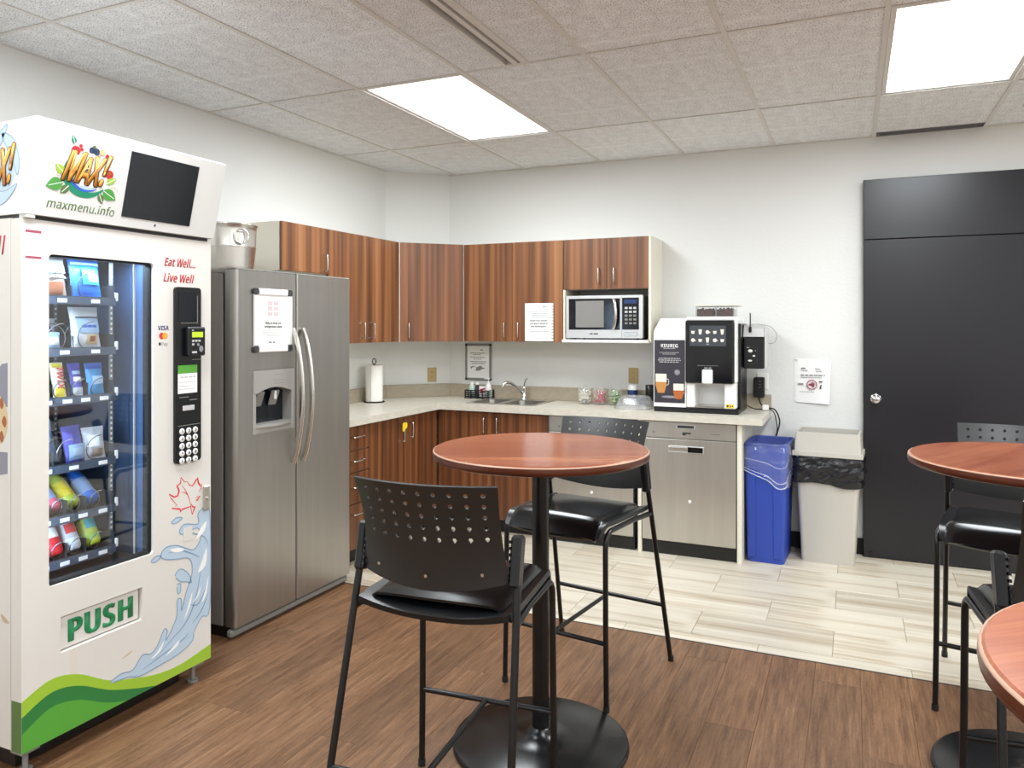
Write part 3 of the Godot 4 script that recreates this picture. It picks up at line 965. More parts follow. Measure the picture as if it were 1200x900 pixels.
	t = bottle("pump_bottle", "white pump soap bottle at the right of the black caddy", "bottle", Vector3(0.768, TOP + 0.005, 0.1), [Vector2(0, 0), Vector2(0.024, 0), Vector2(0.025, 0.08), Vector2(0.02, 0.1), Vector2(0.01, 0.108), Vector2(0, 0.108)], "white_plastic", [Vector2(0.011, 0.106), Vector2(0.011, 0.122), Vector2(0.004, 0.124), Vector2(0.004, 0.145), Vector2(0, 0.145)], "white_plastic", [0.0256, 0.02, 0.06], "cup_green")
	part("pump_head", B.new().bb(-0.011, 0.011, 0.143, 0.155, -0.011, 0.011, 0.003).tube([Vector3(-0.008, 0.15, 0.0), Vector3(-0.034, 0.148, 0.008)], 0.004, 8), "white_plastic", t)
	# candy jars
	jar("glass jar of white packets with a slanted mouth, left of the three jars", Vector3(1.58, TOP, 0.17), "cream_foam", "ink_light", 2)
	jar("glass jar of pink sweeteners, middle of the three jars", Vector3(1.693, TOP, 0.17), "jar_pink", "jar_brown", 3)
	jar("glass jar of green packets, right of the three jars", Vector3(1.808, TOP, 0.17), "jar_green", "jar_green_pale", 4)
	# things by the wall
	bottle("drink_can", "blue and white tin with a white lid by the tan outlet", "tin", Vector3(1.915, TOP, 0.1), [Vector2(0, 0), Vector2(0.036, 0), Vector2(0.036, 0.12), Vector2(0.03, 0.128), Vector2(0, 0.128)], "white_plastic", [Vector2(0.031, 0.126), Vector2(0.031, 0.142), Vector2(0, 0.143)], "white_plastic", [0.0365, 0.025, 0.108], "navy")
	bottle("grinder", "small black grinder with a grey middle beside the coffee machine", "grinder", Vector3(2.05, TOP, 0.14), [Vector2(0, 0), Vector2(0.03, 0), Vector2(0.03, 0.045), Vector2(0.027, 0.05), Vector2(0.027, 0.07), Vector2(0.031, 0.075), Vector2(0.031, 0.15), Vector2(0, 0.15)], "black_plastic", [], "", [0.0305, 0.012, 0.04], "mid_grey")
	bottle("tumbler", "low dark tumbler behind the clear food cover", "cup", Vector3(1.985, TOP, 0.075), [Vector2(0, 0), Vector2(0.028, 0), Vector2(0.033, 0.07), Vector2(0.03, 0.07), Vector2(0.026, 0.006), Vector2(0, 0.006)], "black_plastic", [], "", [], "")
	t = thing("food_cover", "clear plastic food cover standing on the worktop left of the coffee machine", "food cover", Vector3(1.985, TOP, 0.3))
	var fc := B.new()
	var lo := rrect(0, 0, 0.24, 0.22, 0.05, 4)
	var hi := rrect(0, 0, 0.2, 0.18, 0.05, 4)
	for i in lo.size():
		var j := (i + 1) % lo.size()
		fc.quad(Vector3(lo[j].x, 0.002, lo[j].y), Vector3(lo[i].x, 0.002, lo[i].y), Vector3(hi[i].x, 0.07, hi[i].y), Vector3(hi[j].x, 0.07, hi[j].y), true)
		fc.quad(Vector3(hi[j].x, 0.07, hi[j].y), Vector3(hi[i].x, 0.07, hi[i].y), Vector3(hi[i].x * 0.8, 0.085, hi[i].y * 0.8), Vector3(hi[j].x * 0.8, 0.085, hi[j].y * 0.8), true)
		fc.tri(Vector3(hi[j].x * 0.8, 0.085, hi[j].y * 0.8), Vector3(hi[i].x * 0.8, 0.085, hi[i].y * 0.8), Vector3(0, 0.087, 0))
	part("cover", fc, "cover_plastic", t)
	part("rim", B.new().tube(rrect3(0, 0.004, 0, 0.25, 0.23, 0.05), 0.004, 6, true), "clear_plastic", t)
	part("fold", B.new().tube(rrect3(0, 0.07, 0, 0.202, 0.182, 0.05), 0.003, 6, true), "clear_plastic", t)


func rrect3(x: float, y: float, z: float, w: float, d: float, r: float) -> Array:
	var o := []
	for p in rrect(x, z, w, d, r, 4):
		o.append(Vector3(p.x, y, p.y))
	return o


func ring(r: float, y: float, n: int) -> Array:
	var o := []
	for i in n:
		o.append(Vector3(r * cos(TAU * i / n), y, r * sin(TAU * i / n)))
	return o


func jar(label: String, pos: Vector3, m1: String, m2: String, sd: int) -> void:
	var t := thing("candy_jar", label, "jar", pos, -14.0, "slant-mouthed glass jars on the worktop")
	var prof := [Vector2(0, 0), Vector2(0.044, 0), Vector2(0.053, 0.015), Vector2(0.056, 0.05), Vector2(0.053, 0.085), Vector2(0.045, 0.108), Vector2(0.038, 0.116)]
	part("glass", B.new().lathe(prof, 24), "jar_glass", t)
	var rng := RandomNumberGenerator.new()
	rng.seed = sd
	var b := B.new()
	var b2 := B.new()
	for i in 70:
		var a := rng.randf() * TAU
		var r := sqrt(rng.randf()) * 0.036
		var y := 0.01 + 0.078 * (i / 70.0)
		var tgt := b if i % 4 else b2
		tgt.at(r * cos(a), y + 0.006, r * sin(a), rng.randf() * TAU, rng.randf_range(-1.2, 1.2), rng.randf_range(-0.6, 0.6))
		tgt.box(Vector3.ZERO, Vector3(0.03, 0.005, 0.02), 0.0015)
	var o := part("packets", b, m1, t)
	o.set_meta("kind", "stuff")
	o = part("packets", b2, m2, t)
	o.set_meta("kind", "stuff")
	# the round mouth and its glass lid face the room at a slant
	part("mouth", B.new().at(0, 0.1, 0.022, 0, 0.75).tube(ring(0.04, 0, 24), 0.0045, 8, true), "jar_glass", t)
	part("lid", B.new().at(0, 0.1, 0.022, 0, 0.75).lathe([Vector2(0.038, 0.002), Vector2(0.034, 0.012), Vector2(0.016, 0.017), Vector2(0.012, 0.024), Vector2(0.015, 0.032), Vector2(0, 0.036)], 20), "jar_glass", t)


func frame_parts(t: Node, w: float, h: float, rail: float, m: String, corner := "black_plastic") -> void:
	part("board", B.new().bb(-w * 0.5 + 0.004, w * 0.5 - 0.004, -h * 0.5 + 0.004, h * 0.5 - 0.004, 0.001, 0.006), "white_paper", t)
	part("paper", B.new().bb(-w * 0.5 + rail, w * 0.5 - rail, -h * 0.5 + rail, h * 0.5 - rail, 0.006, 0.008), "white_paper", t)
	for s in [-1.0, 1.0]:
		part("rail", B.new().bb(-w * 0.5 + rail, w * 0.5 - rail, s * (h * 0.5 - rail * 0.5) - rail * 0.5, s * (h * 0.5 - rail * 0.5) + rail * 0.5, 0.002, 0.014, 0.004), m, t)
		part("rail", B.new().bb(s * (w * 0.5 - rail * 0.5) - rail * 0.5, s * (w * 0.5 - rail * 0.5) + rail * 0.5, -h * 0.5 + rail, h * 0.5 - rail, 0.002, 0.014, 0.004), m, t)
		for q in [-1.0, 1.0]:
			part("corner", B.new().at(0, 0, 0).prism(rrect(s * (w * 0.5 - rail * 0.5), q * (h * 0.5 - rail * 0.5), rail * 1.02, rail * 1.02, rail * 0.4), 0.002, 0.0135), corner, t)


func coffee_corner() -> void:
	var t := thing("coffee_machine", "white and black bean coffee machine with a touch screen on the worktop", "coffee machine", Vector3(2.42, TOP, 0.25))
	# local: x -0.27..0.27, front z = 0.2
	part("base", B.new().bb(-0.268, 0.275, 0.0, 0.035, -0.2, 0.195, 0.006), "black_plastic", t)
	var side := PackedVector2Array([Vector2(0.2, 0.035), Vector2(0.2, 0.49)])
	for i in 7:
		var a := i / 6.0 * 1.15
		side.append(Vector2(0.14 + 0.06 * cos(a), 0.49 + 0.06 * sin(a)))
	side.append(Vector2(0.0, 0.617))
	side.append(Vector2(-0.19, 0.617))
	side.append(Vector2(-0.19, 0.035))
	part("milk_module", B.new().at(0, 0, 0, -PI / 2).prism(side, 0.055, 0.268), "white_plastic", t)
	var pp := part("poster_panel", B.new().bb(-0.262, -0.063, 0.062, 0.472, 0.2, 0.204, 0.001), "poster_dark", t)
	part("lettering", B.new().text("KEURIG", 0.023, -0.163, 0.434, 0.204, sans(true)), "white_plastic", pp)
	lines(pp, "print", "ink_light", [[-0.163, 0.416, 0.08, 0.003], [-0.163, 0.39, 0.13, 0.003], [-0.163, 0.38, 0.09, 0.003], [-0.163, 0.352, 0.14, 0.005], [-0.163, 0.34, 0.15, 0.005], [-0.163, 0.328, 0.13, 0.005]], 0.204)
	part("badge", B.new().prism(ellipse(-0.112, 0.262, 0.018, 0.018, 12), 0.204, 0.2045), "ink_grey", pp)
	for c in [[-0.218, 0.155, 0.036, 0.115, 0.17], [-0.103, 0.118, 0.034, 0.09, 0.12]]:   # printed cups: x, base y, half width, height
		var cx: float = c[0]
		var yb: float = c[1] - 0.03
		var hw: float = c[2]
		var hh: float = c[3]
		part("cup_print", B.new().prism(PackedVector2Array([Vector2(cx - hw * 0.6, yb), Vector2(cx + hw * 0.6, yb), Vector2(cx + hw, yb + hh * 0.45), Vector2(cx + hw, yb + hh), Vector2(cx - hw, yb + hh), Vector2(cx - hw, yb + hh * 0.45)]), 0.204, 0.2044), "coffee_orange" if cx > -0.15 else "coffee_tan", pp)
		part("cup_print", B.new().bb(cx - hw, cx + hw, yb + hh * 0.62, yb + hh + 0.01, 0.2044, 0.2048), "cream_foam", pp)
		part("cup_print", B.new().stroke(spline([Vector2(cx + hw, yb + hh * 0.8), Vector2(cx + hw + 0.014, yb + hh * 0.75), Vector2(cx + hw + 0.012, yb + hh * 0.5), Vector2(cx + hw, yb + hh * 0.45)], 4), 0.005, 0.204, 0.2046), "ink_light", pp)
	part("cup_print", B.new().prism(ellipse(-0.16, 0.1, 0.055, 0.008), 0.204, 0.2042), "ink_grey", pp)
	# main tower
	part("tower", B.new().bb(-0.053, 0.256, 0.2, 0.613, -0.19, 0.17, 0.012).bb(-0.053, 0.256, 0.0355, 0.2, -0.19, 0.05), "white_plastic", t)
	for q in [[0.245, 0.262, 0.2, 0.612, -0.17, 0.2], [-0.054, 0.0, 0.036, 0.2, 0.05, 0.195], [0.185, 0.258, 0.036, 0.2, 0.05, 0.195]]:
		part("tower_trim", B.new().bb(q[0], q[1], q[2], q[3], q[4], q[5], 0.006), "white_plastic", t)
	part("side_cover", B.new().bb(0.2625, 0.278, 0.02, 0.58, -0.18, 0.13, 0.005), "black_plastic", t)
	part("top_trim", B.new().bb(-0.055, 0.26, 0.598, 0.624, -0.19, 0.2, 0.006), "white_plastic", t)
	var fp := part("front_panel", B.new().bb(-0.057, 0.243, 0.196, 0.598, 0.171, 0.215, 0.006), "black_gloss", t)
	var sc := part("screen", B.new().bb(-0.03, 0.2, 0.435, 0.566, 0.2155, 0.2165), "screen_glow", fp)
	sc.set_meta("label", "lit touch screen showing ten small drink pictures")
	for r in 2:
		for c in 5:
			var ix := -0.008 + 0.046 * c
			var iy := 0.522 - 0.052 * r
			var kind := (c + r * 2) % 3
			var bi := B.new()
			if kind == 0:
				bi.prism(PackedVector2Array([Vector2(ix - 0.012, iy + 0.01), Vector2(ix - 0.008, iy - 0.008), Vector2(ix + 0.008, iy - 0.008), Vector2(ix + 0.012, iy + 0.01)]), 0.2165, 0.217)
			elif kind == 1:
				bi.prism(PackedVector2Array([Vector2(ix - 0.011, iy + 0.02), Vector2(ix - 0.007, iy - 0.012), Vector2(ix + 0.007, iy - 0.012), Vector2(ix + 0.011, iy + 0.02)]), 0.2165, 0.217)
			else:
				bi.prism(ellipse(ix, iy + 0.003, 0.012, 0.012, 12), 0.2165, 0.217).stroke([Vector2(ix + 0.012, iy + 0.006), Vector2(ix + 0.018, iy + 0.002), Vector2(ix + 0.012, iy - 0.004)], 0.003, 0.2165, 0.217)
			part("icon", bi, "cream_foam", fp)
	lines(fp, "print", "ink_grey", [[0.085, 0.447, 0.02, 0.008], [0.085, 0.31, 0.13, 0.0025]], 0.2165)
	part("spout", B.new().bb(0.054, 0.118, 0.196, 0.286, 0.216, 0.25, 0.006), "white_plastic", t)
	lines(fp, "print", "ink_grey", [[0.086, 0.295, 0.045, 0.008]], 0.2155)
	part("drip_tray", B.new().bb(0.0, 0.186, 0.036, 0.048, 0.05, 0.198, 0.003), "satin_metal", t)
	part("warning_sticker", B.new().bb(0.195, 0.245, 0.042, 0.066, 0.1952, 0.1958), "yellow", t)
	part("warning_sticker", B.new().bb(0.2, 0.212, 0.047, 0.061, 0.1958, 0.1962).bb(0.22, 0.226, 0.047, 0.061, 0.1958, 0.1962).bb(0.232, 0.24, 0.05, 0.058, 0.1958, 0.1962), "ink", t)
	# bean hopper: two clear boxes of beans
	for q in [[-0.006, 0.112], [0.12, 0.236]]:
		var hp := part("bean_hopper", B.new().bb(q[0], q[1], 0.624, 0.692, -0.05, 0.14, 0.004), "clear_plastic", t)
		var bn := B.new()
		var rng := RandomNumberGenerator.new()
		rng.seed = int(q[1] * 1000)
		for i in 90:
			bn.at(rng.randf_range(q[0] + 0.012, q[1] - 0.012), rng.randf_range(0.632, 0.68), rng.randf_range(-0.03, 0.13), rng.randf() * 6.0, rng.randf() * 6.0).box(Vector3.ZERO, Vector3(0.013, 0.008, 0.009), 0.003)
		bn.at(0, 0, 0).bb(q[0] + 0.008, q[1] - 0.008, 0.627, 0.672, -0.04, 0.132)
		part("beans", bn, "bean_brown", hp).set_meta("kind", "stuff")
	part("hopper_lid", B.new().bb(-0.012, 0.262, 0.692, 0.7, -0.055, 0.145, 0.003), "cream_laminate", t)
	# payment box at its right side
	t = thing("payment_box", "black card reader box with a silver hood fixed beside the coffee machine", "card reader", Vector3(2.766, 1.2, 0.25))
	part("case", B.new().bb(-0.062, 0.066, 0.0, 0.205, -0.1, 0.05, 0.006), "black_plastic", t)
	part("hood", B.new().at(0, 0, 0, -PI / 2).prism(PackedVector2Array([Vector2(-0.1, 0.206), Vector2(0.05, 0.206), Vector2(0.03, 0.26), Vector2(0.0, 0.283), Vector2(-0.1, 0.283)]), -0.066, 0.062), "aluminium", t)
	part("side_plate", B.new().bb(0.0665, 0.08, 0.0, 0.27, -0.1, 0.045, 0.004), "aluminium", t)
	part("reader_mark", B.new().prism(ellipse(-0.018, 0.115, 0.014, 0.01), 0.0505, 0.052).prism(ellipse(-0.02, 0.052, 0.013, 0.006), 0.0505, 0.052).prism(ellipse(0.004, 0.083, 0.008, 0.006), 0.0505, 0.052).bb(-0.04, -0.026, 0.135, 0.138, 0.0505, 0.052).bb(0.012, 0.016, 0.115, 0.118, 0.0505, 0.052), "white_plastic", t)
	part("reader_frame", B.new().stroke(spline([Vector2(-0.045, 0.14), Vector2(0.02, 0.14), Vector2(0.024, 0.09), Vector2(0.018, 0.035), Vector2(-0.045, 0.035)], 4), 0.002, 0.0505, 0.0515), "dark_grey", t)
	part("antenna", B.new().tube([Vector3(-0.02, 0.25, 0.04), Vector3(-0.02, 0.36, 0.04)], 0.004, 8).cyl(0.009, 0.235, 0.27, 10, Vector3(-0.02, 0, 0.04)), "black_plastic", t)
	part("bracket", B.new().bb(-0.07, -0.0625, 0.06, 0.14, -0.06, 0.0), "black_plastic", t)
	part("wire", B.new().tube(spline([Vector3(-0.02, 0.285, 0.0), Vector3(0.03, 0.287, -0.02), Vector3(0.1, 0.27, -0.03), Vector3(0.135, 0.22, -0.04), Vector3(0.12, 0.17, -0.07), Vector3(0.078, 0.16, -0.09)], 5), 0.0018, 6), "ink_grey", t)
	# adapter, cord, label
	t = thing("power_adapter", "black power adapter plugged into the white outlet behind the coffee machine", "adapter", Vector3(2.775, 1.08, 0.009))
	part("case", B.new().bb(-0.035, 0.035, -0.085, 0.05, 0.0, 0.055, 0.006), "black_plastic", t)
	part("light_dot", B.new().bb(0.005, 0.009, 0.02, 0.024, 0.055, 0.056).bb(0.005, 0.009, 0.0, 0.004, 0.055, 0.056).bb(0.005, 0.009, -0.02, -0.016, 0.055, 0.056), "ink_light", t)
	t = thing("black_cable", "black cords looping from the adapter over the worktop end behind the blue bin", "cord", Vector3.ZERO)
	part("cord", B.new().tube(spline([Vector3(2.77, 0.995, 0.04), Vector3(2.79, 0.95, 0.07), Vector3(2.83, 0.93, 0.09), Vector3(2.875, 0.92, 0.07), Vector3(2.9, 0.87, 0.05), Vector3(2.905, 0.82, 0.045), Vector3(2.885, 0.74, 0.04), Vector3(2.87, 0.66, 0.04)], 5), 0.0045, 8), "black_rubber", t)
	part("cord", B.new().tube(spline([Vector3(2.695, 0.945, 0.1), Vector3(2.76, 0.922, 0.12), Vector3(2.84, 0.925, 0.11), Vector3(2.872, 0.9, 0.08), Vector3(2.885, 0.84, 0.05), Vector3(2.89, 0.78, 0.04), Vector3(2.872, 0.7, 0.035), Vector3(2.86, 0.64, 0.035)], 5), 0.0035, 8), "black_rubber", t)
	part("cord_label", B.new().at(2.822, 0.936, 0.11, 0.2).bb(-0.02, 0.02, -0.018, 0.016, 0.0, 0.012, 0.002), "white_plastic", t)


func notices() -> void:
	# sheet on the wall by the bins, its lower right corner lifting
	var t := thing("notice", "white printed sheet with a red prohibition circle taped to the wall above the beige bin", "notice", Vector3(3.105, 1.11, 0.002), 0)
	part("backing_sheet", B.new().bb(-0.108, -0.09, -0.135, 0.145, 0.0, 0.0015).bb(-0.108, 0.06, 0.13, 0.15, 0.0, 0.0015), "white_paper", t)
	part("sheet", B.new().at(0, 0, 0, 0, 0, -0.035).sheet(func(u: float, v: float): return Vector3(lerpf(-0.095, 0.112, u), lerpf(-0.145, 0.135, v), 0.004 + 0.016 * pow(u * (1.0 - v), 2.0)), 8, 8, 0.0012), "white_paper", t)
	var pr := func(x: float, y: float): return 0.0055 + 0.016 * pow(clampf((x + 0.095) / 0.207, 0, 1) * clampf(1.0 - (y + 0.145) / 0.28, 0, 1), 2.0)
	lines(t, "print", "ink_grey", [[-0.05, 0.085, 0.035, 0.008], [-0.045, 0.07, 0.04, 0.004], [0.035, 0.085, 0.03, 0.003], [0.04, 0.078, 0.036, 0.003], [0.045, 0.066, 0.04, 0.004], [0.005, 0.04, 0.15, 0.007], [-0.005, 0.025, 0.13, 0.004], [-0.03, -0.07, 0.09, 0.003], [-0.07, -0.02, 0.035, 0.012]], 0.0095)
	part("mark", B.new().tube(ring_xy(0.0, -0.022, 0.0135, 0.03, 24), 0.003, 6, true), "maroon", t)
	part("mark", B.new().prism(ellipse(0.004, -0.02, 0.014, 0.013, 10), 0.012, 0.0126).prism(ellipse(-0.012, -0.022, 0.01, 0.006, 10), 0.012, 0.0126).prism(ellipse(0.008, -0.032, 0.007, 0.008, 10), 0.012, 0.0126), "maroon", t)
	part("mark", B.new().bb(0.044, 0.064, -0.006, 0.002, 0.0135, 0.014).bb(0.048, 0.058, -0.05, -0.03, 0.016, 0.0165).bb(0.052, 0.06, -0.03, -0.022, 0.0155, 0.016), "ink", t)
	# spiral-bound card on the wall cabinet
	t = thing("notice_card", "white spiral-bound notice card on the walnut cabinet beside the microwave", "notice", Vector3(1.292, 1.503, 0.336))
	part("card", B.new().bb(-0.112, 0.108, -0.137, 0.137, 0.0, 0.006, 0.001), "white_paper", t)
	lines(t, "print", "ink_grey", [[0.045, 0.11, 0.035, 0.006], [0.0, 0.077, 0.17, 0.004], [0.0, 0.062, 0.12, 0.0035], [0.0, 0.05, 0.11, 0.0035], [0.0, 0.038, 0.12, 0.0035], [0.0, -0.067, 0.14, 0.004], [0.02, -0.118, 0.1, 0.003]], 0.0062)
	for e in [["Rinse your dishes", 0.012], ["and place them in", -0.009], ["the dishwasher.", -0.03]]:
		part("lettering", B.new().text(e[0], 0.0125, -0.003, e[1], 0.006, sans(true), 0, 0, 0.92), "ink", t)
	var sp := B.new()
	for i in 12:
		sp.tube([Vector3(0.096, 0.115 - 0.021 * i, 0.0065), Vector3(0.104, 0.115 - 0.021 * i, 0.012), Vector3(0.112, 0.115 - 0.021 * i, 0.006), Vector3(0.112, 0.115 - 0.021 * i, 0.001)], 0.0018, 6)
	part("spiral_binding", sp, "ink", t)
	# yellow key tag hanging on the handle of the base cabinet
	t = thing("key_tag", "small yellow tag hanging from a base cabinet handle", "tag", Vector3(0.598, 0.8, 1.037), 90)
	part("tag", B.new().prism(blob([Vector2(-0.025, 0.02), Vector2(0.0, 0.026), Vector2(0.024, 0.018), Vector2(0.022, -0.01), Vector2(0.002, -0.018), Vector2(-0.024, -0.034), Vector2(-0.03, -0.008)]), 0.0, 0.004), "yellow", t)
	part("string", B.new().tube([Vector3(0.0, 0.02, 0.001), Vector3(0.004, 0.035, -0.004), Vector3(0.002, 0.012, -0.008)], 0.0015, 6), "ink", t)


func ring_xy(x: float, y: float, z: float, r: float, n: int) -> Array:
	var o := []
	for i in n:
		o.append(Vector3(x + r * cos(TAU * i / n), y + r * sin(TAU * i / n), z))
	return o


func microwave() -> void:
	var t := thing("microwave", "silver microwave oven with a dark window in the white cabinet niche", "microwave", Vector3(1.779, 1.3815, 0.36))
	# local front z = 0, x -0.275..0.275, y 0.006..0.31
	part("case", B.new().bb(-0.272, 0.272, 0.01, 0.306, -0.32, -0.03, 0.006), "steel_dark", t)
	var d := part("door", B.new().cells([-0.275, -0.255, 0.118, 0.128], [0.01, 0.068, 0.285, 0.306], -0.03, 0.0, func(x: float, y: float): return x > -0.255 and x < 0.118 and y > 0.068 and y < 0.285), "aluminium", t)
	part("window", B.new().bb(-0.255, 0.118, 0.068, 0.285, -0.02, -0.006), "black_gloss", d)
	part("window_screen", B.new().bb(-0.205, 0.0, 0.085, 0.27, -0.006, -0.005), "mid_grey", d)
	part("handle", B.new().tube(spline([Vector3(0.07, 0.28, 0.0), Vector3(0.085, 0.26, 0.02), Vector3(0.095, 0.18, 0.028), Vector3(0.085, 0.1, 0.02), Vector3(0.07, 0.072, 0.0)], 5), 0.011, 10, false, 0.7), "satin_metal", d)
	var c := part("control_panel", B.new().bb(0.129, 0.275, 0.01, 0.306, -0.03, 0.0, 0.002), "aluminium", t)
	part("control_face", B.new().bb(0.133, 0.25, 0.07, 0.288, 0.0, 0.002), "black_gloss", c)
	part("display", B.new().bb(0.148, 0.236, 0.248, 0.275, 0.002, 0.0025), "navy", c)
	for r in 5:
		for k in 3:
			part("button", B.new().bb(0.152 + 0.03 * k, 0.172 + 0.03 * k, 0.21 - 0.026 * r, 0.224 - 0.026 * r, 0.002, 0.0035), "ink_light" if r < 2 else "mid_grey", c)
	part("door_button", B.new().bb(0.15, 0.24, 0.024, 0.052, 0.0, 0.004, 0.002), "satin_metal", c)
	lines(d, "maker_mark", "ink", [[-0.07, 0.04, 0.06, 0.008]], 0.0)
	for x in [-0.23, 0.23]:
		part("foot", B.new().cyl(0.012, 0.0, 0.012, 10, Vector3(x, 0, -0.05)).cyl(0.012, 0.0, 0.012, 10, Vector3(x, 0, -0.27)), "black_rubber", t)


# ---------------------------------------------------------------- bins
func taper(b: B, y0: float, y1: float, w0: float, d0: float, w1: float, d1: float, r: float, out_side := true, cap := true) -> B:
	var lo := rrect(0, 0, w0, d0, r, 4)
	var hi := rrect(0, 0, w1, d1, r, 4)
	b.g += 1
	for i in lo.size():
		var j := (i + 1) % lo.size()
		var p := Vector3(lo[i].x, y0, lo[i].y)
		var q := Vector3(lo[j].x, y0, lo[j].y)
		var s := Vector3(hi[i].x, y1, hi[i].y)
		var t := Vector3(hi[j].x, y1, hi[j].y)
		if out_side:
			b.quad(q, p, s, t, true)
		else:
			b.quad(p, q, t, s, true)
		if cap:
			if out_side:
				b.tri(p, q, Vector3(0, y0, 0))
			else:
				b.tri(q, p, Vector3(0, y0, 0))
	return b


func rim_band(b: B, y: float, w0: float, d0: float, w1: float, d1: float, r: float) -> B:   # flat ring facing up between two rounded rectangles
	var lo := rrect(0, 0, w0, d0, r, 4)
	var hi := rrect(0, 0, w1, d1, r, 4)
	for i in lo.size():
		var j := (i + 1) % lo.size()
		b.quad(Vector3(lo[j].x, y, lo[j].y), Vector3(lo[i].x, y, lo[i].y), Vector3(hi[i].x, y, hi[i].y), Vector3(hi[j].x, y, hi[j].y))
	return b


func bag_skin(t: Node, y0: float, y1: float, w: float, d: float, dips: Array, m: String, sd: int, puff: float) -> void:   # the cuff of a bin bag folded over the rim
	var rng := RandomNumberGenerator.new()
	rng.seed = sd
	var n := FastNoiseLite.new()
	n.seed = sd
	n.frequency = 7.0
	n.fractal_octaves = 3
	var nz := 96
	var loop := []
	for i in nz:
		var a := TAU * i / nz
		var c := cos(a)
		var s := sin(a)
		var e := 9.0
		var k: float = pow(pow(absf(c) / (w * 0.5), e) + pow(absf(s) / (d * 0.5), e), -1.0 / e)
		loop.append(Vector2(c * k, s * k))
	var f := func(u: float, v: float):
		var p: Vector2 = loop[int(round(u * nz)) % nz]
		var low := y0
		for q in dips:
			low += q[1] * exp(-pow((p.x - q[0]) / 0.09, 2.0)) * (1.0 if p.y > 0 else 0.3)
		var y := lerpf(y1, low, v)
		var k := n.get_noise_3d(p.x * 1.6, y * 2.4, p.y * 1.6) * puff
		k += 0.6 * puff * n.get_noise_3d(p.x * 3.0 + y * 6.0, y * 5.0, p.y * 3.0) + 0.01 * sin(PI * v)
		var s := 1.0 + (k + 0.008) / (w * 0.5)
		return Vector3(p.x * s, y, p.y + signf(p.y) * (absf(p.y) * ((k + 0.008) / (d * 0.5))))
	part("bag_cuff", B.new().sheet(f, nz, 16), m, t)
	part("bag_lining", B.new().sheet(func(u: float, v: float):
		var p: Vector2 = loop[int(round(u * nz)) % nz]
		var y := lerpf(y1, y1 - 0.3, v)
		var k := 0.93 - 0.05 * v + 0.4 * n.get_noise_3d(p.x * 2.0, y * 2.0, p.y * 2.0) * puff / 0.1 * v
		return Vector3(p.x * k, y + 0.002, p.y * k), nz, 8), m, t)


func bins() -> void:
	var t := thing("recycling_bin", "tall blue slim bin with a clear plastic bag folded over its rim", "bin", Vector3(2.862, 0, 0.268), -3)
	var b := B.new()
	taper(b, 0.0, 0.735, 0.222, 0.36, 0.252, 0.4, 0.03)
	taper(b, 0.02, 0.735, 0.202, 0.34, 0.234, 0.382, 0.025, false)
	rim_band(b, 0.735, 0.252, 0.4, 0.234, 0.382, 0.03)
	part("body", b, "bin_blue", t)
	part("rim", B.new().tube(rrect3(0, 0.735, 0, 0.25, 0.4, 0.03), 0.006, 8, true), "bin_blue", t)
	part("front_rib", B.new().at(0, 0, 0.179, 0.0, 0.027).bb(-0.105, -0.055, 0.03, 0.6, 0.0, 0.008, 0.006), "bin_blue", t)
	part("front_rib", B.new().at(0, 0, 0.179, 0.0, 0.027).bb(0.05, 0.1, 0.03, 0.6, 0.0, 0.008, 0.006), "bin_blue", t)
	bag_skin(t, 0.57, 0.745, 0.25, 0.404, [[0.1, -0.1], [-0.1, 0.02]], "bag_clear", 5, 0.014)
	for q in [[0.585, 0.475, 0.004], [0.6, 0.505, 0.003], [0.66, 0.6, 0.0025]]:   # gathered folds along the hem
		part("bag_fold", B.new().tube(spline([Vector3(-0.127, q[0], 0.02), Vector3(-0.131, q[0] - 0.005, 0.15), Vector3(-0.12, q[0] - 0.01, 0.205), Vector3(-0.05, lerpf(q[0], q[1], 0.35), 0.213), Vector3(0.02, lerpf(q[0], q[1], 0.6), 0.207), Vector3(0.08, q[1], 0.214), Vector3(0.125, q[1] + 0.008, 0.205), Vector3(0.131, q[1] + 0.03, 0.15), Vector3(0.128, q[1] + 0.05, 0.02)], 5), q[2], 6), "bag_hem", t)
	t = thing("waste_bin", "beige rectangular bin with a black bag and a raised beige collar lid", "bin", Vector3(3.214, 0, 0.175), -3)
	b = B.new()
	taper(b, 0.0, 0.67, 0.305, 0.245, 0.375, 0.285, 0.025)
	taper(b, 0.02, 0.67, 0.285, 0.225, 0.355, 0.265, 0.02, false)
	rim_band(b, 0.67, 0.375, 0.285, 0.355, 0.265, 0.025)
	part("body", b, "bin_beige", t)
	bag_skin(t, 0.49, 0.662, 0.376, 0.288, [[0.12, -0.015], [-0.05, 0.01]], "bag_black", 9, 0.016)
	b = B.new()
	part("lid_rim", B.new().at(0, 0, 0, 0, -PI / 2).cells([-0.203, -0.165, 0.165, 0.203], [-0.153, -0.115, 0.115, 0.153], 0.663, 0.692, func(x: float, y: float): return absf(x) < 0.165 and absf(y) < 0.115), "bin_beige", t)
	taper(b, 0.692, 0.81, 0.388, 0.288, 0.37, 0.272, 0.012, true, false)
	taper(b, 0.692, 0.81, 0.36, 0.26, 0.345, 0.247, 0.01, false, false)
	rim_band(b, 0.81, 0.37, 0.272, 0.345, 0.247, 0.012)
	part("lid_collar", b, "bin_beige", t)


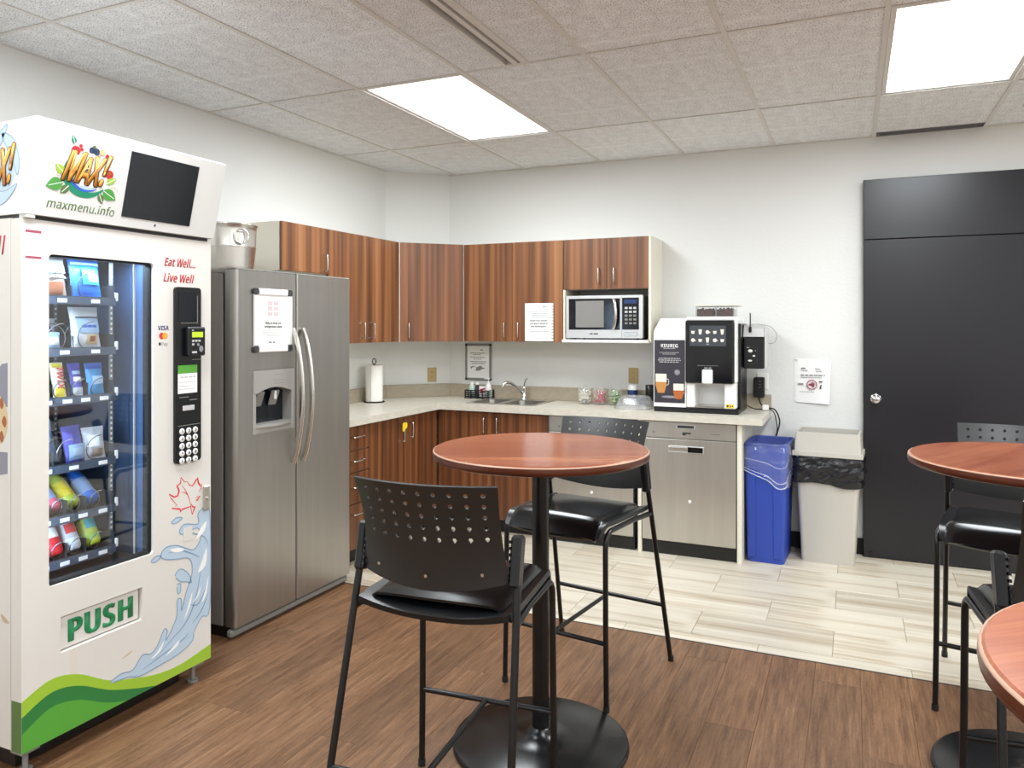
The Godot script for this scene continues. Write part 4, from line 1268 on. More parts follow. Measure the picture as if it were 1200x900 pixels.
# ---------------------------------------------------------------- tables and stools
func table() -> Node3D:
	var t := thing("bar_table", "round cherry-topped bar table in the middle of the room on a black column", "table", Vector3(2.345, 0, 2.915), 24.0)
	part("tabletop", B.new().lathe([Vector2(0, 1.012), Vector2(0.366, 1.012)], 72, Vector3(), false).lathe([Vector2(0.366, 1.012), Vector2(0.372, 1.014)], 72).lathe([Vector2(0.376, 1.043), Vector2(0.372, 1.046)], 72).lathe([Vector2(0.372, 1.046), Vector2(0, 1.046)], 72, Vector3(), false), "cherry", t)
	part("edge_band", B.new().lathe([Vector2(0.372, 1.014), Vector2(0.38, 1.018), Vector2(0.3815, 1.028), Vector2(0.3805, 1.039)], 72), "cherry_edge", t, "brown rounded edge")
	part("edge_lip", B.new().lathe([Vector2(0.3805, 1.039), Vector2(0.379, 1.0425), Vector2(0.376, 1.043)], 72), "edge_wear", t)
	var s := B.new()
	for k in 4:
		s.at(0, 1.0, 0, k * PI / 2 + 0.5).bb(0.0, 0.26, 0.0, 0.012, -0.02, 0.02, 0.003)
	part("spider", s, "table_base", t)
	part("column", B.new().cyl(0.03, 0.03, 1.0, 28), "table_base", t)
	part("base", B.new().lathe([Vector2(0.306, 0.0), Vector2(0.311, 0.004), Vector2(0.309, 0.014), Vector2(0.3, 0.019), Vector2(0.12, 0.026), Vector2(0.06, 0.034), Vector2(0.042, 0.05), Vector2(0.034, 0.06), Vector2(0.03, 0.062)], 72), "table_base", t)
	return t


func stool() -> Node3D:
	# local: faces -z, origin between the feet of the front legs; measures fitted to the photograph
	var t := thing("bar_stool", "black bar stool seen from behind, in front of the middle table", "stool", Vector3(2.264, 0, 3.188), rad_to_deg(0.08), "black bar stools with perforated backs")
	var post := func(s, y): return Vector3(s * lerpf(0.274, 0.236, y / 0.902), y, lerpf(0.56, 0.355, y / 0.902))
	var zr := 0.402
	for s in [-1.0, 1.0]:
		var pts := [Vector3(s * 0.232, 0.004, 0.0), Vector3(s * 0.228, 0.3, 0.002), Vector3(s * 0.226, 0.6, 0.004)]
		for k in 7:
			var a := PI * 0.5 * k / 6.0
			pts.append(Vector3(s * 0.226, 0.63 + 0.05 * sin(a), 0.005 + 0.05 * (1.0 - cos(a))))
		pts.append(Vector3(s * 0.23, 0.681, 0.25))
		pts.append(Vector3(s * 0.243, 0.678, zr))
		part("front_leg", B.new().tube(pts, 0.0105, 10), "black_tube", t)
		part("rear_leg", B.new().tube([post.call(s, 0.004), post.call(s, 0.45), post.call(s, 0.9)], 0.0105, 10), "black_tube", t)
		for q in [Vector3(s * 0.232, 0, 0.0), post.call(s, 0.0)]:
			part("foot_cap", B.new().cyl(0.0125, 0.0, 0.022, 12, q), "black_rubber", t)
		# plastic sleeve clamping the back panel
		var d: Vector3 = post.call(s, 0.91) - post.call(s, 0.775)
		var sl := B.new()
		sl.x = Transform3D(Basis(Vector3.RIGHT, atan2(d.z, d.y)), post.call(s, 0.775) + Vector3(-s * 0.006, 0, 0))
		sl.bb(-0.015, 0.015, 0.0, 0.137, -0.022, 0.024, 0.007)
		part("sleeve", sl, "black_plastic", t)
		var rb := B.new()
		rb.x = sl.x
		for k in 7:
			rb.bb(-s * 0.0165 - 0.003, -s * 0.0165 + 0.003, 0.012 + 0.017 * k, 0.02 + 0.017 * k, 0.004, 0.0255, 0.001)
		part("sleeve_ribs", rb, "black_plastic", t)
	part("front_stretcher", B.new().tube([Vector3(-0.2285, 0.258, 0.002), Vector3(0.2285, 0.258, 0.002)], 0.009, 10), "black_tube", t)
	var rl: Vector3 = post.call(-1.0, 0.262)
	var rr: Vector3 = post.call(1.0, 0.262)
	part("rear_stretcher", B.new().tube([rl, rr], 0.009, 10), "black_tube", t)
	part("centre_stretcher", B.new().tube([Vector3(0, 0.258, 0.002), (rl + rr) * 0.5], 0.009, 10), "black_tube", t)
	# seat: moulded shell, dished, with upturned sides, and a vinyl pad
	var shell := func(u: float, v: float):
		var z := lerpf(0.415, -0.028, v)
		var x := (u * 2.0 - 1.0) * lerpf(0.235, 0.222, v) * (1.0 - 0.04 * pow(absf(v - 0.5) * 2.0, 6.0))
		var y := 0.694 + 0.016 * pow(absf(u * 2.0 - 1.0), 2.5) - 0.05 * pow(maxf(0.0, (v - 0.86) / 0.14), 2.0) + 0.006 * v
		y -= 0.014 * pow(maxf(0.0, 0.14 - v) / 0.14, 1.5) * (1.0 - pow(absf(u * 2.0 - 1.0), 2.0))
		return Vector3(x, y, z)
	part("seat_shell", B.new().sheet(shell, 20, 24, 0.017), "black_plastic", t)
	var pad := func(u: float, v: float):
		var z := lerpf(0.385, -0.034, v)
		var e := pow(sin(PI * clampf(u, 0.0, 1.0)), 0.28) * pow(sin(PI * clampf(v, 0.02, 0.98)), 0.22)
		var x := (u * 2.0 - 1.0) * 0.2
		var y := 0.699 + 0.033 * e + 0.008 * pow(absf(u * 2.0 - 1.0), 2.0) - 0.062 * pow(maxf(0.0, (v - 0.82) / 0.18), 2.0) + 0.006 * v
		return Vector3(x, y, z)
	part("seat_pad", B.new().sheet(pad, 24, 28, 0.008), "vinyl", t, "glossy black vinyl cushion")
	# back panel: curved, flaring up and back, punched with five rows of nine holes
	var back := func(x: float, y: float):   # x -1..1, y 0..1
		var hw := lerpf(0.222, 0.214, y) - 0.011 * sin(PI * y)
		var yy := lerpf(0.787, 1.057, y) - 0.03 * (1.0 - x * x) * (1.0 - y) * (1.0 - y)
		var z := 0.392 + 0.07 * pow(maxf(y, 0.0), 1.8) + 0.045 * (1.0 - x * x)
		return Vector3(x * hw, yy, z)
	part("backrest", perforated(back), "back_plastic", t, "curved black plastic back punched with rows of round holes")
	var sc := B.new()
	for x in [-0.72, 0.0, 0.72]:
		var p: Vector3 = back.call(x, 0.13)
		sc.at(p.x, p.y, p.z + 0.0045, 0, PI / 2).cyl(0.005, 0, 0.0025, 10)
	part("screw", sc, "satin_metal", t)
	return t


func perforated(f: Callable) -> B:
	var b := B.new()
	var th := 0.007
	var cols := 9
	var rows := 5
	var xe := [-1.0]
	for c in cols + 1:
		xe.append(lerpf(-0.93, 0.93, float(c) / cols))
	xe.append(1.0)
	var ye := [0.0, 0.1, 0.2, 0.3, 0.375]
	for r in rows + 1:
		ye.append(lerpf(0.4, 0.965, float(r) / rows))
	ye.append(1.0)
	var sgp := func(x: float, y: float, side: int):
		var p: Vector3 = f.call(x, y)
		if side > 0:
			return p
		var n: Vector3 = (f.call(x + 0.01, y) - f.call(x - 0.01, y)).cross(f.call(x, y + 0.01) - f.call(x, y - 0.01)).normalized()
		return p - n * th
	for side in [1, 0]:
		b.g += 1
		for i in xe.size() - 1:
			for j in ye.size() - 1:
				var x0: float = xe[i]
				var x1: float = xe[i + 1]
				var y0: float = ye[j]
				var y1: float = ye[j + 1]
				var hole := i >= 1 and i <= cols and j >= 5 and j < 5 + rows
				if not hole:
					var q := [sgp.call(x0, y0, side), sgp.call(x1, y0, side), sgp.call(x1, y1, side), sgp.call(x0, y1, side)]
					if side == 1:
						b.quad(q[0], q[1], q[2], q[3], true)
					else:
						b.quad(q[0], q[3], q[2], q[1], true)
					continue
				var cx := (x0 + x1) * 0.5
				var cy := (y0 + y1) * 0.5
				var n := 12
				for k in n:
					var o := []
					for w in [k, k + 1]:
						var a: float = TAU * w / n + PI / 4
						var dir := Vector2(cos(a), sin(a))
						var m := maxf(absf(dir.x), absf(dir.y))
						o.append(sgp.call(cx + dir.x * 0.0065 / 0.218, cy + dir.y * 0.0065 / 0.275, side))
						o.append(sgp.call(cx + dir.x / m * (x1 - x0) * 0.5, cy + dir.y / m * (y1 - y0) * 0.5, side))
						o.append(sgp.call(cx + dir.x * 0.0065 / 0.218, cy + dir.y * 0.0065 / 0.275, 0))
					if side == 1:
						b.quad(o[0], o[1], o[4], o[3], true)
						b.quad(o[3], o[5], o[2], o[0])
					else:
						b.quad(o[0], o[3], o[4], o[1], true)
	b.g += 1
	for i in xe.size() - 1:
		b.quad(sgp.call(xe[i + 1], 0.0, 1), sgp.call(xe[i], 0.0, 1), sgp.call(xe[i], 0.0, 0), sgp.call(xe[i + 1], 0.0, 0))
		b.quad(sgp.call(xe[i], 1.0, 1), sgp.call(xe[i + 1], 1.0, 1), sgp.call(xe[i + 1], 1.0, 0), sgp.call(xe[i], 1.0, 0))
	for j in ye.size() - 1:
		b.quad(sgp.call(-1.0, ye[j], 1), sgp.call(-1.0, ye[j + 1], 1), sgp.call(-1.0, ye[j + 1], 0), sgp.call(-1.0, ye[j], 0))
		b.quad(sgp.call(1.0, ye[j + 1], 1), sgp.call(1.0, ye[j], 1), sgp.call(1.0, ye[j], 0), sgp.call(1.0, ye[j + 1], 0))
	return b


func seating() -> void:
	var t := table()
	dup(t, "round cherry-topped bar table at the right edge, before the dark door", Vector3(3.905, 0, 2.48), deg_to_rad(62))
	dup(t, "round cherry-topped bar table nearest the camera, only its top seen at the lower right corner", Vector3(3.889, 0, 4.235), deg_to_rad(40))
	var s := stool()
	dup(s, "black bar stool facing the camera behind the middle table, before the dishwashers", Vector3(2.265, 0, 2.58), 2.989)
	dup(s, "black bar stool between the dark door and the right-hand table, facing the camera", Vector3(3.868, 0, 2.132), 2.915)
	dup(s, "black bar stool cut off by the right edge, seen from behind at the right-hand table", Vector3(3.88, 0, 2.778), 0.12)


# ---------------------------------------------------------------- refrigerator
func refrigerator() -> void:
	var t := thing("refrigerator", "stainless side-by-side refrigerator with an ice dispenser, left of the cabinets", "refrigerator", Vector3(0.72, 0, 2.2525), 90)
	part("cabinet", B.new().bb(-0.445, 0.445, 0.055, 1.725, -0.69, -0.085, 0.004), "fridge_side", t)
	part("gasket", B.new().bb(-0.435, 0.435, 0.07, 1.72, -0.085, -0.068), "black_rubber", t)
	var zf := 0.0
	var y0 := 0.058
	var y1 := 1.742
	for s in [0, 1]:
		var x0: float = -0.447 if s == 0 else -0.017
		var x1: float = -0.023 if s == 0 else 0.447
		var r := 0.022
		var b := B.new()
		if s == 0:
			b.cells([x0 + r, -0.338, -0.045, x1 - 0.008], [y0, 0.955, 1.262, y1], -0.066, zf, func(x: float, y: float): return x > -0.338 and x < -0.045 and y > 0.955 and y < 1.262)
		else:
			b.cells([x0 + 0.008, x1 - r], [y0, y1], -0.066, zf, func(x: float, y: float): return false)
		for e in [[x0, r if s == 0 else 0.008, 1.0], [x1, r if s == 1 else 0.008, -1.0]]:   # rounded upright edges
			var q := PackedVector2Array([Vector2(e[0] + e[2] * e[1], 0.066)])
			for k in 9:
				var a := PI * 0.5 * k / 8.0
				q.append(Vector2(e[0] + e[2] * e[1] * (1.0 - cos(a)), e[1] * (1.0 - sin(a))))
			q.insert(1, Vector2(e[0], 0.066))
			b.at(0, 0, 0, 0, -PI / 2)
			for k in q.size():
				q[k] = Vector2(q[k].x, q[k].y)
			b.prism(q, y0, y1, true)
			b.at(0, 0, 0)
		var d := part("freezer_door" if s == 0 else "refrigerator_door", b, "steel_up", t)
		part("door_cap", B.new().bb(x0 + 0.004, x1 - 0.004, y1, y1 + 0.008, -0.064, -0.006, 0.003), "mid_grey", d)
		var hx: float = -0.062 if s == 0 else 0.014
		var p := []
		for k in 15:
			var u := k / 14.0
			p.append(Vector3(hx, lerpf(0.775, 1.462, u), 0.012 + 0.06 * pow(sin(PI * clampf(u, 0.0, 1.0)), 0.75)))
		part("handle", B.new().tube(p, 0.016, 12, false, 0.7), "satin_metal", d, "long bowed metal door handle")
	# ice and water dispenser
	var ds := part("ice_dispenser", B.new().bb(-0.338, -0.045, 0.955, 1.262, -0.0655, -0.058), "dark_grey", t, "grey ice and water dispenser")
	var head := PackedVector2Array([Vector2(-0.336, 1.26), Vector2(-0.336, 1.15)])
	for k in 9:
		var u := k / 8.0
		head.append(Vector2(lerpf(-0.318, -0.065, u), 1.147 + 0.026 * sin(PI * u)))
	head.append(Vector2(-0.047, 1.15))
	head.append(Vector2(-0.047, 1.26))
	part("control_head", B.new().prism(head, -0.058, 0.006), "dispenser_grey", ds)
	lines(ds, "print", "ink_grey", [[-0.16, 1.235, 0.07, 0.005], [-0.16, 1.205, 0.08, 0.004], [-0.16, 1.19, 0.07, 0.004]], 0.006)
	part("bezel", B.new().cells([-0.338, -0.318, -0.065, -0.045], [0.953, 0.99, 1.26], -0.058, 0.003, func(x: float, y: float): return x > -0.318 and x < -0.065 and y > 0.99), "dispenser_grey", ds)
	part("drip_lip", B.new().at(0, 0, 0, 0, -PI / 2).prism(blob([Vector2(-0.325, 0.055), Vector2(-0.325, 0.0), Vector2(-0.26, -0.022), Vector2(-0.19, -0.032), Vector2(-0.12, -0.022), Vector2(-0.058, 0.0), Vector2(-0.058, 0.055)]), 0.982, 0.996), "dispenser_grey", ds)
	for x in [-0.26, -0.155]:
		part("paddle", B.new().at(x, 1.125, -0.03, 0, 0.35).bb(-0.028, 0.028, -0.05, 0.03, -0.006, 0.006, 0.005), "mid_grey", ds)
	part("nozzle", B.new().cyl(0.008, 1.11, 1.15, 12, Vector3(-0.16, 0, -0.02)), "white_plastic", ds)
	part("recess_back", B.new().bb(-0.318, -0.065, 0.99, 1.16, -0.0575, -0.054), "screen_black", ds)
	# base grille, hinge covers
	part("base_grille", B.new().bb(-0.452, 0.447, 0.006, 0.048, -0.06, -0.02, 0.012), "mid_grey", t)
	part("grille_slot", B.new().bb(-0.38, 0.38, 0.05, 0.057, -0.07, -0.012), "black_plastic", t)
	part("base", B.new().bb(-0.43, 0.43, 0.0, 0.054, -0.66, -0.06), "black_plastic", t)
	for x in [-0.4, 0.4]:
		part("hinge_cover", B.new().bb(x - 0.04, x + 0.04, 1.727, 1.752, -0.13, -0.07, 0.006), "mid_grey", t)
	# framed notice hung on the freezer door
	var n := thing("framed_notice", "white framed notice with dark corners hung on the refrigerator's left door", "notice", Vector3(0.7205, 1.503, 2.456), 90)
	frame_parts(n, 0.272, 0.312, 0.032, "white_plastic", "dark_grey")
	var b3 := B.new()
	for r in 3:
		for c in 2:
			b3.bb(-0.04 + 0.042 * c, -0.006 + 0.042 * c, 0.075 - 0.026 * r, 0.095 - 0.026 * r, 0.008, 0.0085)
	part("print", b3, "ink_rose", n).set_meta("kind", "stuff")
	for e in [["Help us keep our", -0.012], ["refrigerators clean", -0.03]]:
		part("lettering", B.new().text(e[0], 0.0105, 0.0, e[1], 0.008, sans(true), 0, 0, 0.95), "ink", n)
	lines(n, "print", "ink_light", [[0, -0.048, 0.15, 0.0035], [0, -0.057, 0.15, 0.0035], [0, -0.066, 0.15, 0.0035], [0, -0.075, 0.09, 0.0035]], 0.008)
	lines(n, "print", "ink_grey", [[-0.01, -0.108, 0.045, 0.008]], 0.008)
	# steel bucket on top
	var k := thing("ice_bucket", "brushed steel ice bucket with ring handles standing on the refrigerator", "bucket", Vector3(0.41, 1.725, 2.43))
	part("bucket", B.new().lathe([Vector2(0, 0.0), Vector2(0.115, 0.0), Vector2(0.12, 0.006), Vector2(0.124, 0.05), Vector2(0.134, 0.15)], 40).lathe([Vector2(0.134, 0.15), Vector2(0.1355, 0.156), Vector2(0.134, 0.162), Vector2(0.1375, 0.24), Vector2(0.139, 0.262), Vector2(0.144, 0.266), Vector2(0.143, 0.271), Vector2(0.136, 0.268), Vector2(0.13, 0.15), Vector2(0.116, 0.01), Vector2(0, 0.01)], 40), "satin_metal", k)
	for a in [1.2, 1.2 + PI]:
		var o := part("handle_lug", B.new().at(0.137 * sin(a), 0.232, 0.137 * cos(a), a).box(Vector3(0, 0, 0.003), Vector3(0.04, 0.018, 0.012), 0.004), "satin_metal", k)
		part("ring_handle", B.new().at(0.137 * sin(a), 0.21, 0.137 * cos(a), a).tube(ring_xy(0, -0.008, 0.012, 0.036, 24), 0.0045, 8, true), "chrome", o)


# ---------------------------------------------------------------- vending machine
# local: x to the right as one faces it (x = 3.415 - z), z outwards, door face at z = 0
func logo(t: Node, cx: float, cy: float, k: float, z: float, splashy: bool) -> void:
	var X := func(x: float, y: float): return Vector2(cx + x * k, cy + y * k)
	var o := part("logo", B.new().prism(ellipse(cx, cy, 0.088 * k, 0.078 * k, 28), z, z + 0.0004), "splash_blue" if splashy else "white_paper", t)
	if splashy:
		for q in [[[-0.1, 0.02], [-0.06, 0.1], [0.0, 0.12], [0.05, 0.15], [0.02, 0.09], [-0.02, 0.06]], [[0.02, 0.12], [0.08, 0.1], [0.11, 0.03], [0.1, -0.02], [0.07, 0.04]], [[-0.1, -0.03], [-0.05, -0.1], [0.03, -0.11], [0.1, -0.05], [0.03, -0.07], [-0.05, -0.05]]]:
			part("splash", B.new().prism(blob(q.map(func(e): return X.call(e[0], e[1]))), z, z + 0.0006), "splash_blue", o)
			part("splash_edge", B.new().stroke(spline(q.map(func(e): return X.call(e[0], e[1])), 5, true), 0.003 * k, z + 0.0006, z + 0.0008), "splash_edge", o)
	else:
		var arc := func(r, a0, a1, w, m, dz):
			var pts := []
			for i in 17:
				var a := lerpf(a0, a1, i / 16.0)
				pts.append(X.call(r * cos(a), r * 0.92 * sin(a)))
			part("swoosh", B.new().stroke(pts, w * k, z + 0.0004, z + dz, true), m, o)
		arc.call(0.098, 2.7, 5.6, 0.03, "teal", 0.0008)
		arc.call(0.08, 2.6, 5.3, 0.014, "print_blue", 0.001)
		arc.call(0.07, 3.2, 6.0, 0.01, "splash_blue", 0.0012)
		for q in [[-0.1, -0.055, 0.07, 0.026, 3.5, "leaf_green"], [-0.1, -0.02, 0.05, 0.016, 2.5, "green_lime"], [-0.075, -0.065, 0.045, 0.016, 4.0, "moss_green"], [0.075, -0.06, 0.07, 0.024, -0.45, "leaf_green"], [0.085, -0.03, 0.05, 0.013, 0.6, "green_lime"], [0.06, -0.075, 0.045, 0.014, -1.1, "moss_green"], [-0.075, 0.1, 0.035, 0.01, 2.0, "teal"]]:
			var p: Vector2 = X.call(q[0], q[1])
			part("leaf", B.new().prism(leaf(p.x, p.y, q[2] * k, q[3] * k, q[4]), z + 0.0004, z + 0.0014), q[5], o)
			var e := Vector2(q[2] * k * 0.85, 0).rotated(q[4])
			part("leaf_vein", B.new().stroke([p, p + e * 0.5, p + e], 0.0025 * k, z + 0.0014, z + 0.0016), "white_paper", o)
		for q in [[-0.068, 0.075, 0.019, "berry_red"], [-0.05, 0.098, 0.007, "berry_red"], [-0.044, 0.085, 0.007, "berry_red"], [0.0, 0.09, 0.013, "berry_blue"], [0.02, 0.088, 0.014, "berry_blue"], [0.008, 0.103, 0.008, "moss_green"], [0.045, 0.09, 0.013, "berry_gold"], [0.07, 0.08, 0.008, "berry_red"], [0.082, 0.068, 0.009, "berry_red"], [0.092, 0.008, 0.018, "berry_red"], [0.09, 0.012, 0.009, "orange"]]:
			var p: Vector2 = X.call(q[0], q[1])
			part("berry", B.new().prism(ellipse(p.x, p.y, q[2] * k, q[2] * k, 14), z + 0.0004, z + 0.0012), q[3], o)
		for s in [-1.0, 1.0]:
			var c := []
			for i in 14:
				var a := i * 0.5
				c.append(X.call(s * (0.125 + (0.022 - 0.0014 * i) * cos(a)) + (0.0 if s < 0 else -0.005), -0.025 - (0.03 if s > 0 else 0.0) + (0.02 - 0.0013 * i) * sin(a)))
			part("tendril", B.new().stroke(c, 0.002 * k, z + 0.0004, z + 0.0008), "berry_gold", o)
	# the slanted capitals, outlined
	var tx := -0.045
	for ch in [["M", 0.0, 0.122, 0.0], ["A", 0.053, 0.105, -0.008], ["X", 0.096, 0.12, -0.004], ["!", 0.135, 0.125, 0.006]]:
		var p: Vector2 = X.call(tx - 0.02 + ch[1], 0.012 + ch[3])
		for d in [Vector3(0.0035, 0, 0), Vector3(-0.0035, 0, 0.0001), Vector3(0, 0.0035, 0.0002), Vector3(0, -0.0035, 0.0003), Vector3(0.0025, -0.004, 0.0004)]:
			part("outline", B.new().text(ch[0], ch[2] * k, p.x + d.x * k, p.y + d.y * k, z + 0.0013 + d.z, sans(true), 0.24, 0.0, 0.52), "outline_brown", o)
		part("letter", B.new().text(ch[0], ch[2] * k, p.x, p.y, z + 0.0022, sans(true), 0.24, 0.0, 0.52), "orange", o)
		part("letter_glint", B.new().text(ch[0], ch[2] * k * 0.55, p.x + 0.004 * k, p.y + 0.018 * k, z + 0.003, sans(false), 0.24, 0.0, 0.5), "orange_light", o)


func splash_art(t: Node) -> void:
	var z := 0.0002
	var ps := [
		[[-0.075, 0.178], [-0.03, 0.192], [0.02, 0.186], [0.06, 0.225], [0.1, 0.215], [0.13, 0.235], [0.16, 0.285], [0.176, 0.275], [0.17, 0.24], [0.22, 0.31], [0.225, 0.38], [0.245, 0.375], [0.245, 0.33], [0.27, 0.4], [0.3, 0.47], [0.285, 0.53], [0.22, 0.545], [0.165, 0.56], [0.145, 0.58], [0.17, 0.605], [0.22, 0.6], [0.27, 0.575], [0.31, 0.56], [0.345, 0.6], [0.325, 0.645], [0.26, 0.635], [0.235, 0.65], [0.26, 0.675], [0.33, 0.66], [0.33, 0.70], [0.36, 0.72], [0.393, 0.69], [0.393, 0.3], [0.35, 0.27], [0.31, 0.225], [0.3, 0.19], [0.24, 0.165], [0.15, 0.155], [0.05, 0.15], [0.0, 0.168]],
		[[0.215, 0.48], [0.24, 0.5], [0.28, 0.47], [0.295, 0.43], [0.27, 0.44], [0.24, 0.45]],
		[[0.1, 0.57], [0.125, 0.583], [0.145, 0.575], [0.12, 0.562]],
		[[0.195, 0.695], [0.22, 0.71], [0.25, 0.703], [0.22, 0.69]],
		[[0.225, 0.44], [0.24, 0.44], [0.24, 0.41], [0.228, 0.405]],
		[[0.37, 0.77], [0.385, 0.79], [0.392, 0.75], [0.38, 0.735]]]
	for q in ps:
		var c: Array = q.map(func(e): return Vector2(e[0], e[1]))
		var o := part("splash_art", B.new().prism(blob(c, 4), z, z + 0.0004), "splash_blue", t)
		part("splash_edge", B.new().stroke(spline(c, 4, true), 0.0045, z + 0.0004, z + 0.0007), "splash_edge", o)
	for q in [[[0.12, 0.19], [0.2, 0.235], [0.26, 0.27], [0.3, 0.32], [0.33, 0.4], [0.35, 0.5]], [[0.06, 0.17], [0.13, 0.185], [0.2, 0.2], [0.26, 0.215], [0.28, 0.23]], [[0.18, 0.58], [0.24, 0.575], [0.3, 0.545], [0.34, 0.52]], [[0.26, 0.66], [0.3, 0.63], [0.36, 0.6], [0.385, 0.56]], [[0.29, 0.34], [0.33, 0.33], [0.37, 0.38]], [[0.3, 0.26], [0.35, 0.3], [0.385, 0.36]]]:
		part("splash_edge", B.new().stroke(spline(q.map(func(e): return Vector2(e[0], e[1])), 5), 0.006, z + 0.0005, z + 0.0009, true), "splash_edge", t)
	for q in [[[0.17, 0.18], [0.2, 0.2], [0.235, 0.215], [0.22, 0.195]], [[0.3, 0.345], [0.32, 0.36], [0.345, 0.4], [0.33, 0.36]], [[0.19, 0.59], [0.23, 0.588], [0.26, 0.572], [0.22, 0.572]], [[0.33, 0.46], [0.35, 0.5], [0.375, 0.55], [0.37, 0.48]], [[0.26, 0.29], [0.29, 0.34], [0.3, 0.39], [0.275, 0.33]], [[0.1, 0.195], [0.13, 0.21], [0.16, 0.24], [0.14, 0.205]], [[0.35, 0.33], [0.37, 0.38], [0.385, 0.43], [0.375, 0.36]], [[0.32, 0.6], [0.345, 0.64], [0.375, 0.66], [0.36, 0.62]]]:
		part("splash_glint", B.new().prism(blob(q.map(func(e): return Vector2(e[0], e[1])), 4), z + 0.0005, z + 0.001), "white_paper", t)


func vending_machine() -> void:
	var t := thing("vending_machine", "tall white snack vending machine with a glass front and green waves at its foot", "vending machine", Vector3(0.89, 0, 3.4145), 90)
	var hx := 0.3985
	# hollow cabinet
	var cb := B.new()
	cb.cells([-hx, -0.352, 0.132, hx], [0.085, 0.57, 1.74, 1.83], -0.855, -0.055, func(x: float, y: float): return x > -0.352 and x < 0.132 and y > 0.57 and y < 1.74)
	part("cabinet", cb, "white_enamel", t)
	part("liner", B.new().bb(-0.352, 0.132, 0.57, 1.74, -0.7, -0.69).bb(-0.352, -0.344, 0.57, 1.74, -0.69, -0.06).bb(-0.344, 0.124, 0.57, 0.578, -0.69, -0.06).bb(-0.344, 0.124, 1.732, 1.74, -0.69, -0.06), "liner", t)
	part("liner", B.new().bb(0.124, 0.132, 0.57, 1.74, -0.69, -0.06), "liner_blue_lit", t)  # right wall coloured blue to stand for cool light falling on it
	for e in [[0.022, -0.13], [-0.1, -0.62], [0.022, -0.45]]:
		var b := B.new().bb(e[0], e[0] + 0.016, 0.6, 1.72, e[1] - 0.004, e[1])
		part("tray_rail", b, "mid_grey", t)
		var s := B.new()
		for i in 54:
			s.bb(e[0] + 0.005, e[0] + 0.011, 0.62 + 0.02 * i, 0.629 + 0.02 * i, e[1], e[1] + 0.0015)
		part("rail_slots", s, "white_plastic", t).set_meta("kind", "stuff")
	# door: frame with a window, a delivery hatch
	var d := part("door", B.new().cells([-hx, -0.306, -0.2645, 0.0615, 0.1125, hx], [0.082, 0.36, 0.4835, 0.597, 1.718, 1.828], -0.052, 0.0, func(x: float, y: float): return (x > -0.306 and x < 0.1125 and y > 0.597 and y < 1.718) or (x > -0.2645 and x < 0.0615 and y > 0.36 and y < 0.4835)), "white_enamel", t)
	for c in [[-0.306, 0.597, 1, 1], [0.1125, 0.597, -1, 1], [-0.306, 1.718, 1, -1], [0.1125, 1.718, -1, -1]]:
		var q := PackedVector2Array([Vector2(c[0], c[1])])
		for k in 7:
			var a := PI * 0.5 * k / 6.0
			q.append(Vector2(c[0] + c[2] * 0.014 * (1.0 - sin(a)), c[1] + c[3] * 0.014 * (1.0 - cos(a))))
		part("window_corner", B.new().prism(q, -0.052, 0.0), "white_enamel", d)
	part("window_gasket", B.new().cells([-0.306, -0.299, 0.1055, 0.1125], [0.597, 0.604, 1.711, 1.718], -0.05, -0.012, func(x: float, y: float): return x > -0.299 and x < 0.1055 and y > 0.604 and y < 1.711), "black_rubber", d)
	part("window", B.new().bb(-0.2995, 0.106, 0.6035, 1.7115, -0.022, -0.017), "pane", d)
	part("trim_strip", B.new().bb(0.062, 0.068, 0.604, 1.711, -0.05, -0.046), "aluminium", d)
	var f := part("delivery_flap", B.new().bb(-0.26, 0.057, 0.364, 0.479, -0.026, -0.014, 0.003), "white_enamel", d)
	var push := B.new()
	for e in [-0.003, 0.0, 0.003]:
		push.text("PUSH", 0.078, -0.1 + e, 0.419, -0.0132 + e * 0.15, sans(true), 0, 0, 0.98)
	part("lettering", push, "push_green", f)
	part("hatch_lining", B.new().bb(-0.2645, 0.0615, 0.36, 0.4835, -0.052, -0.04), "black_rubber", d)
	part("stain", B.new().prism(blob([Vector2(-0.23, 0.345), Vector2(-0.21, 0.35), Vector2(-0.2, 0.26), Vector2(-0.205, 0.2), Vector2(-0.225, 0.23)]), 0.0, 0.0003), "stain_pale", d)
	part("stain", B.new().prism(blob([Vector2(-0.03, 0.245), Vector2(0.0, 0.257), Vector2(0.02, 0.26), Vector2(0.0, 0.25)]), 0.0, 0.0003), "stain", d)
	# green waves along the bottom
	var wave := func(m, top: Array, bot: Array, z):
		var p := PackedVector2Array(spline(top.map(func(e): return Vector2(e[0], e[1])), 6))
		var q := spline(bot.map(func(e): return Vector2(e[0], e[1])), 6)
		q.reverse()
		p.append_array(PackedVector2Array(q))
		part("wave", B.new().prism(p, 0.0, z), m, d)
	wave.call("green_lime", [[-0.398, 0.252], [-0.3, 0.285], [-0.2, 0.262], [-0.08, 0.19], [0.05, 0.145], [0.15, 0.122], [0.25, 0.118], [0.398, 0.14]], [[-0.398, 0.0825], [-0.1, 0.0825], [0.398, 0.0825]], 0.0004)
	wave.call("green_dark", [[-0.398, 0.2], [-0.3, 0.24], [-0.2, 0.222], [-0.08, 0.155], [0.03, 0.112], [0.1, 0.09], [0.125, 0.0826]], [[-0.398, 0.0825], [0.0, 0.0825], [0.125, 0.0825]], 0.0006)
	wave.call("green_mid", [[-0.398, 0.145], [-0.3, 0.19], [-0.2, 0.172], [-0.1, 0.118], [-0.03, 0.09], [0.0, 0.0826]], [[-0.398, 0.0825], [-0.2, 0.0825], [0.0, 0.0825]], 0.0008)
	part("wave", B.new().bb(-0.3989, -0.3985, 0.083, 0.25, -0.05, 0.0), "moss_green", d)
	splash_art(d)
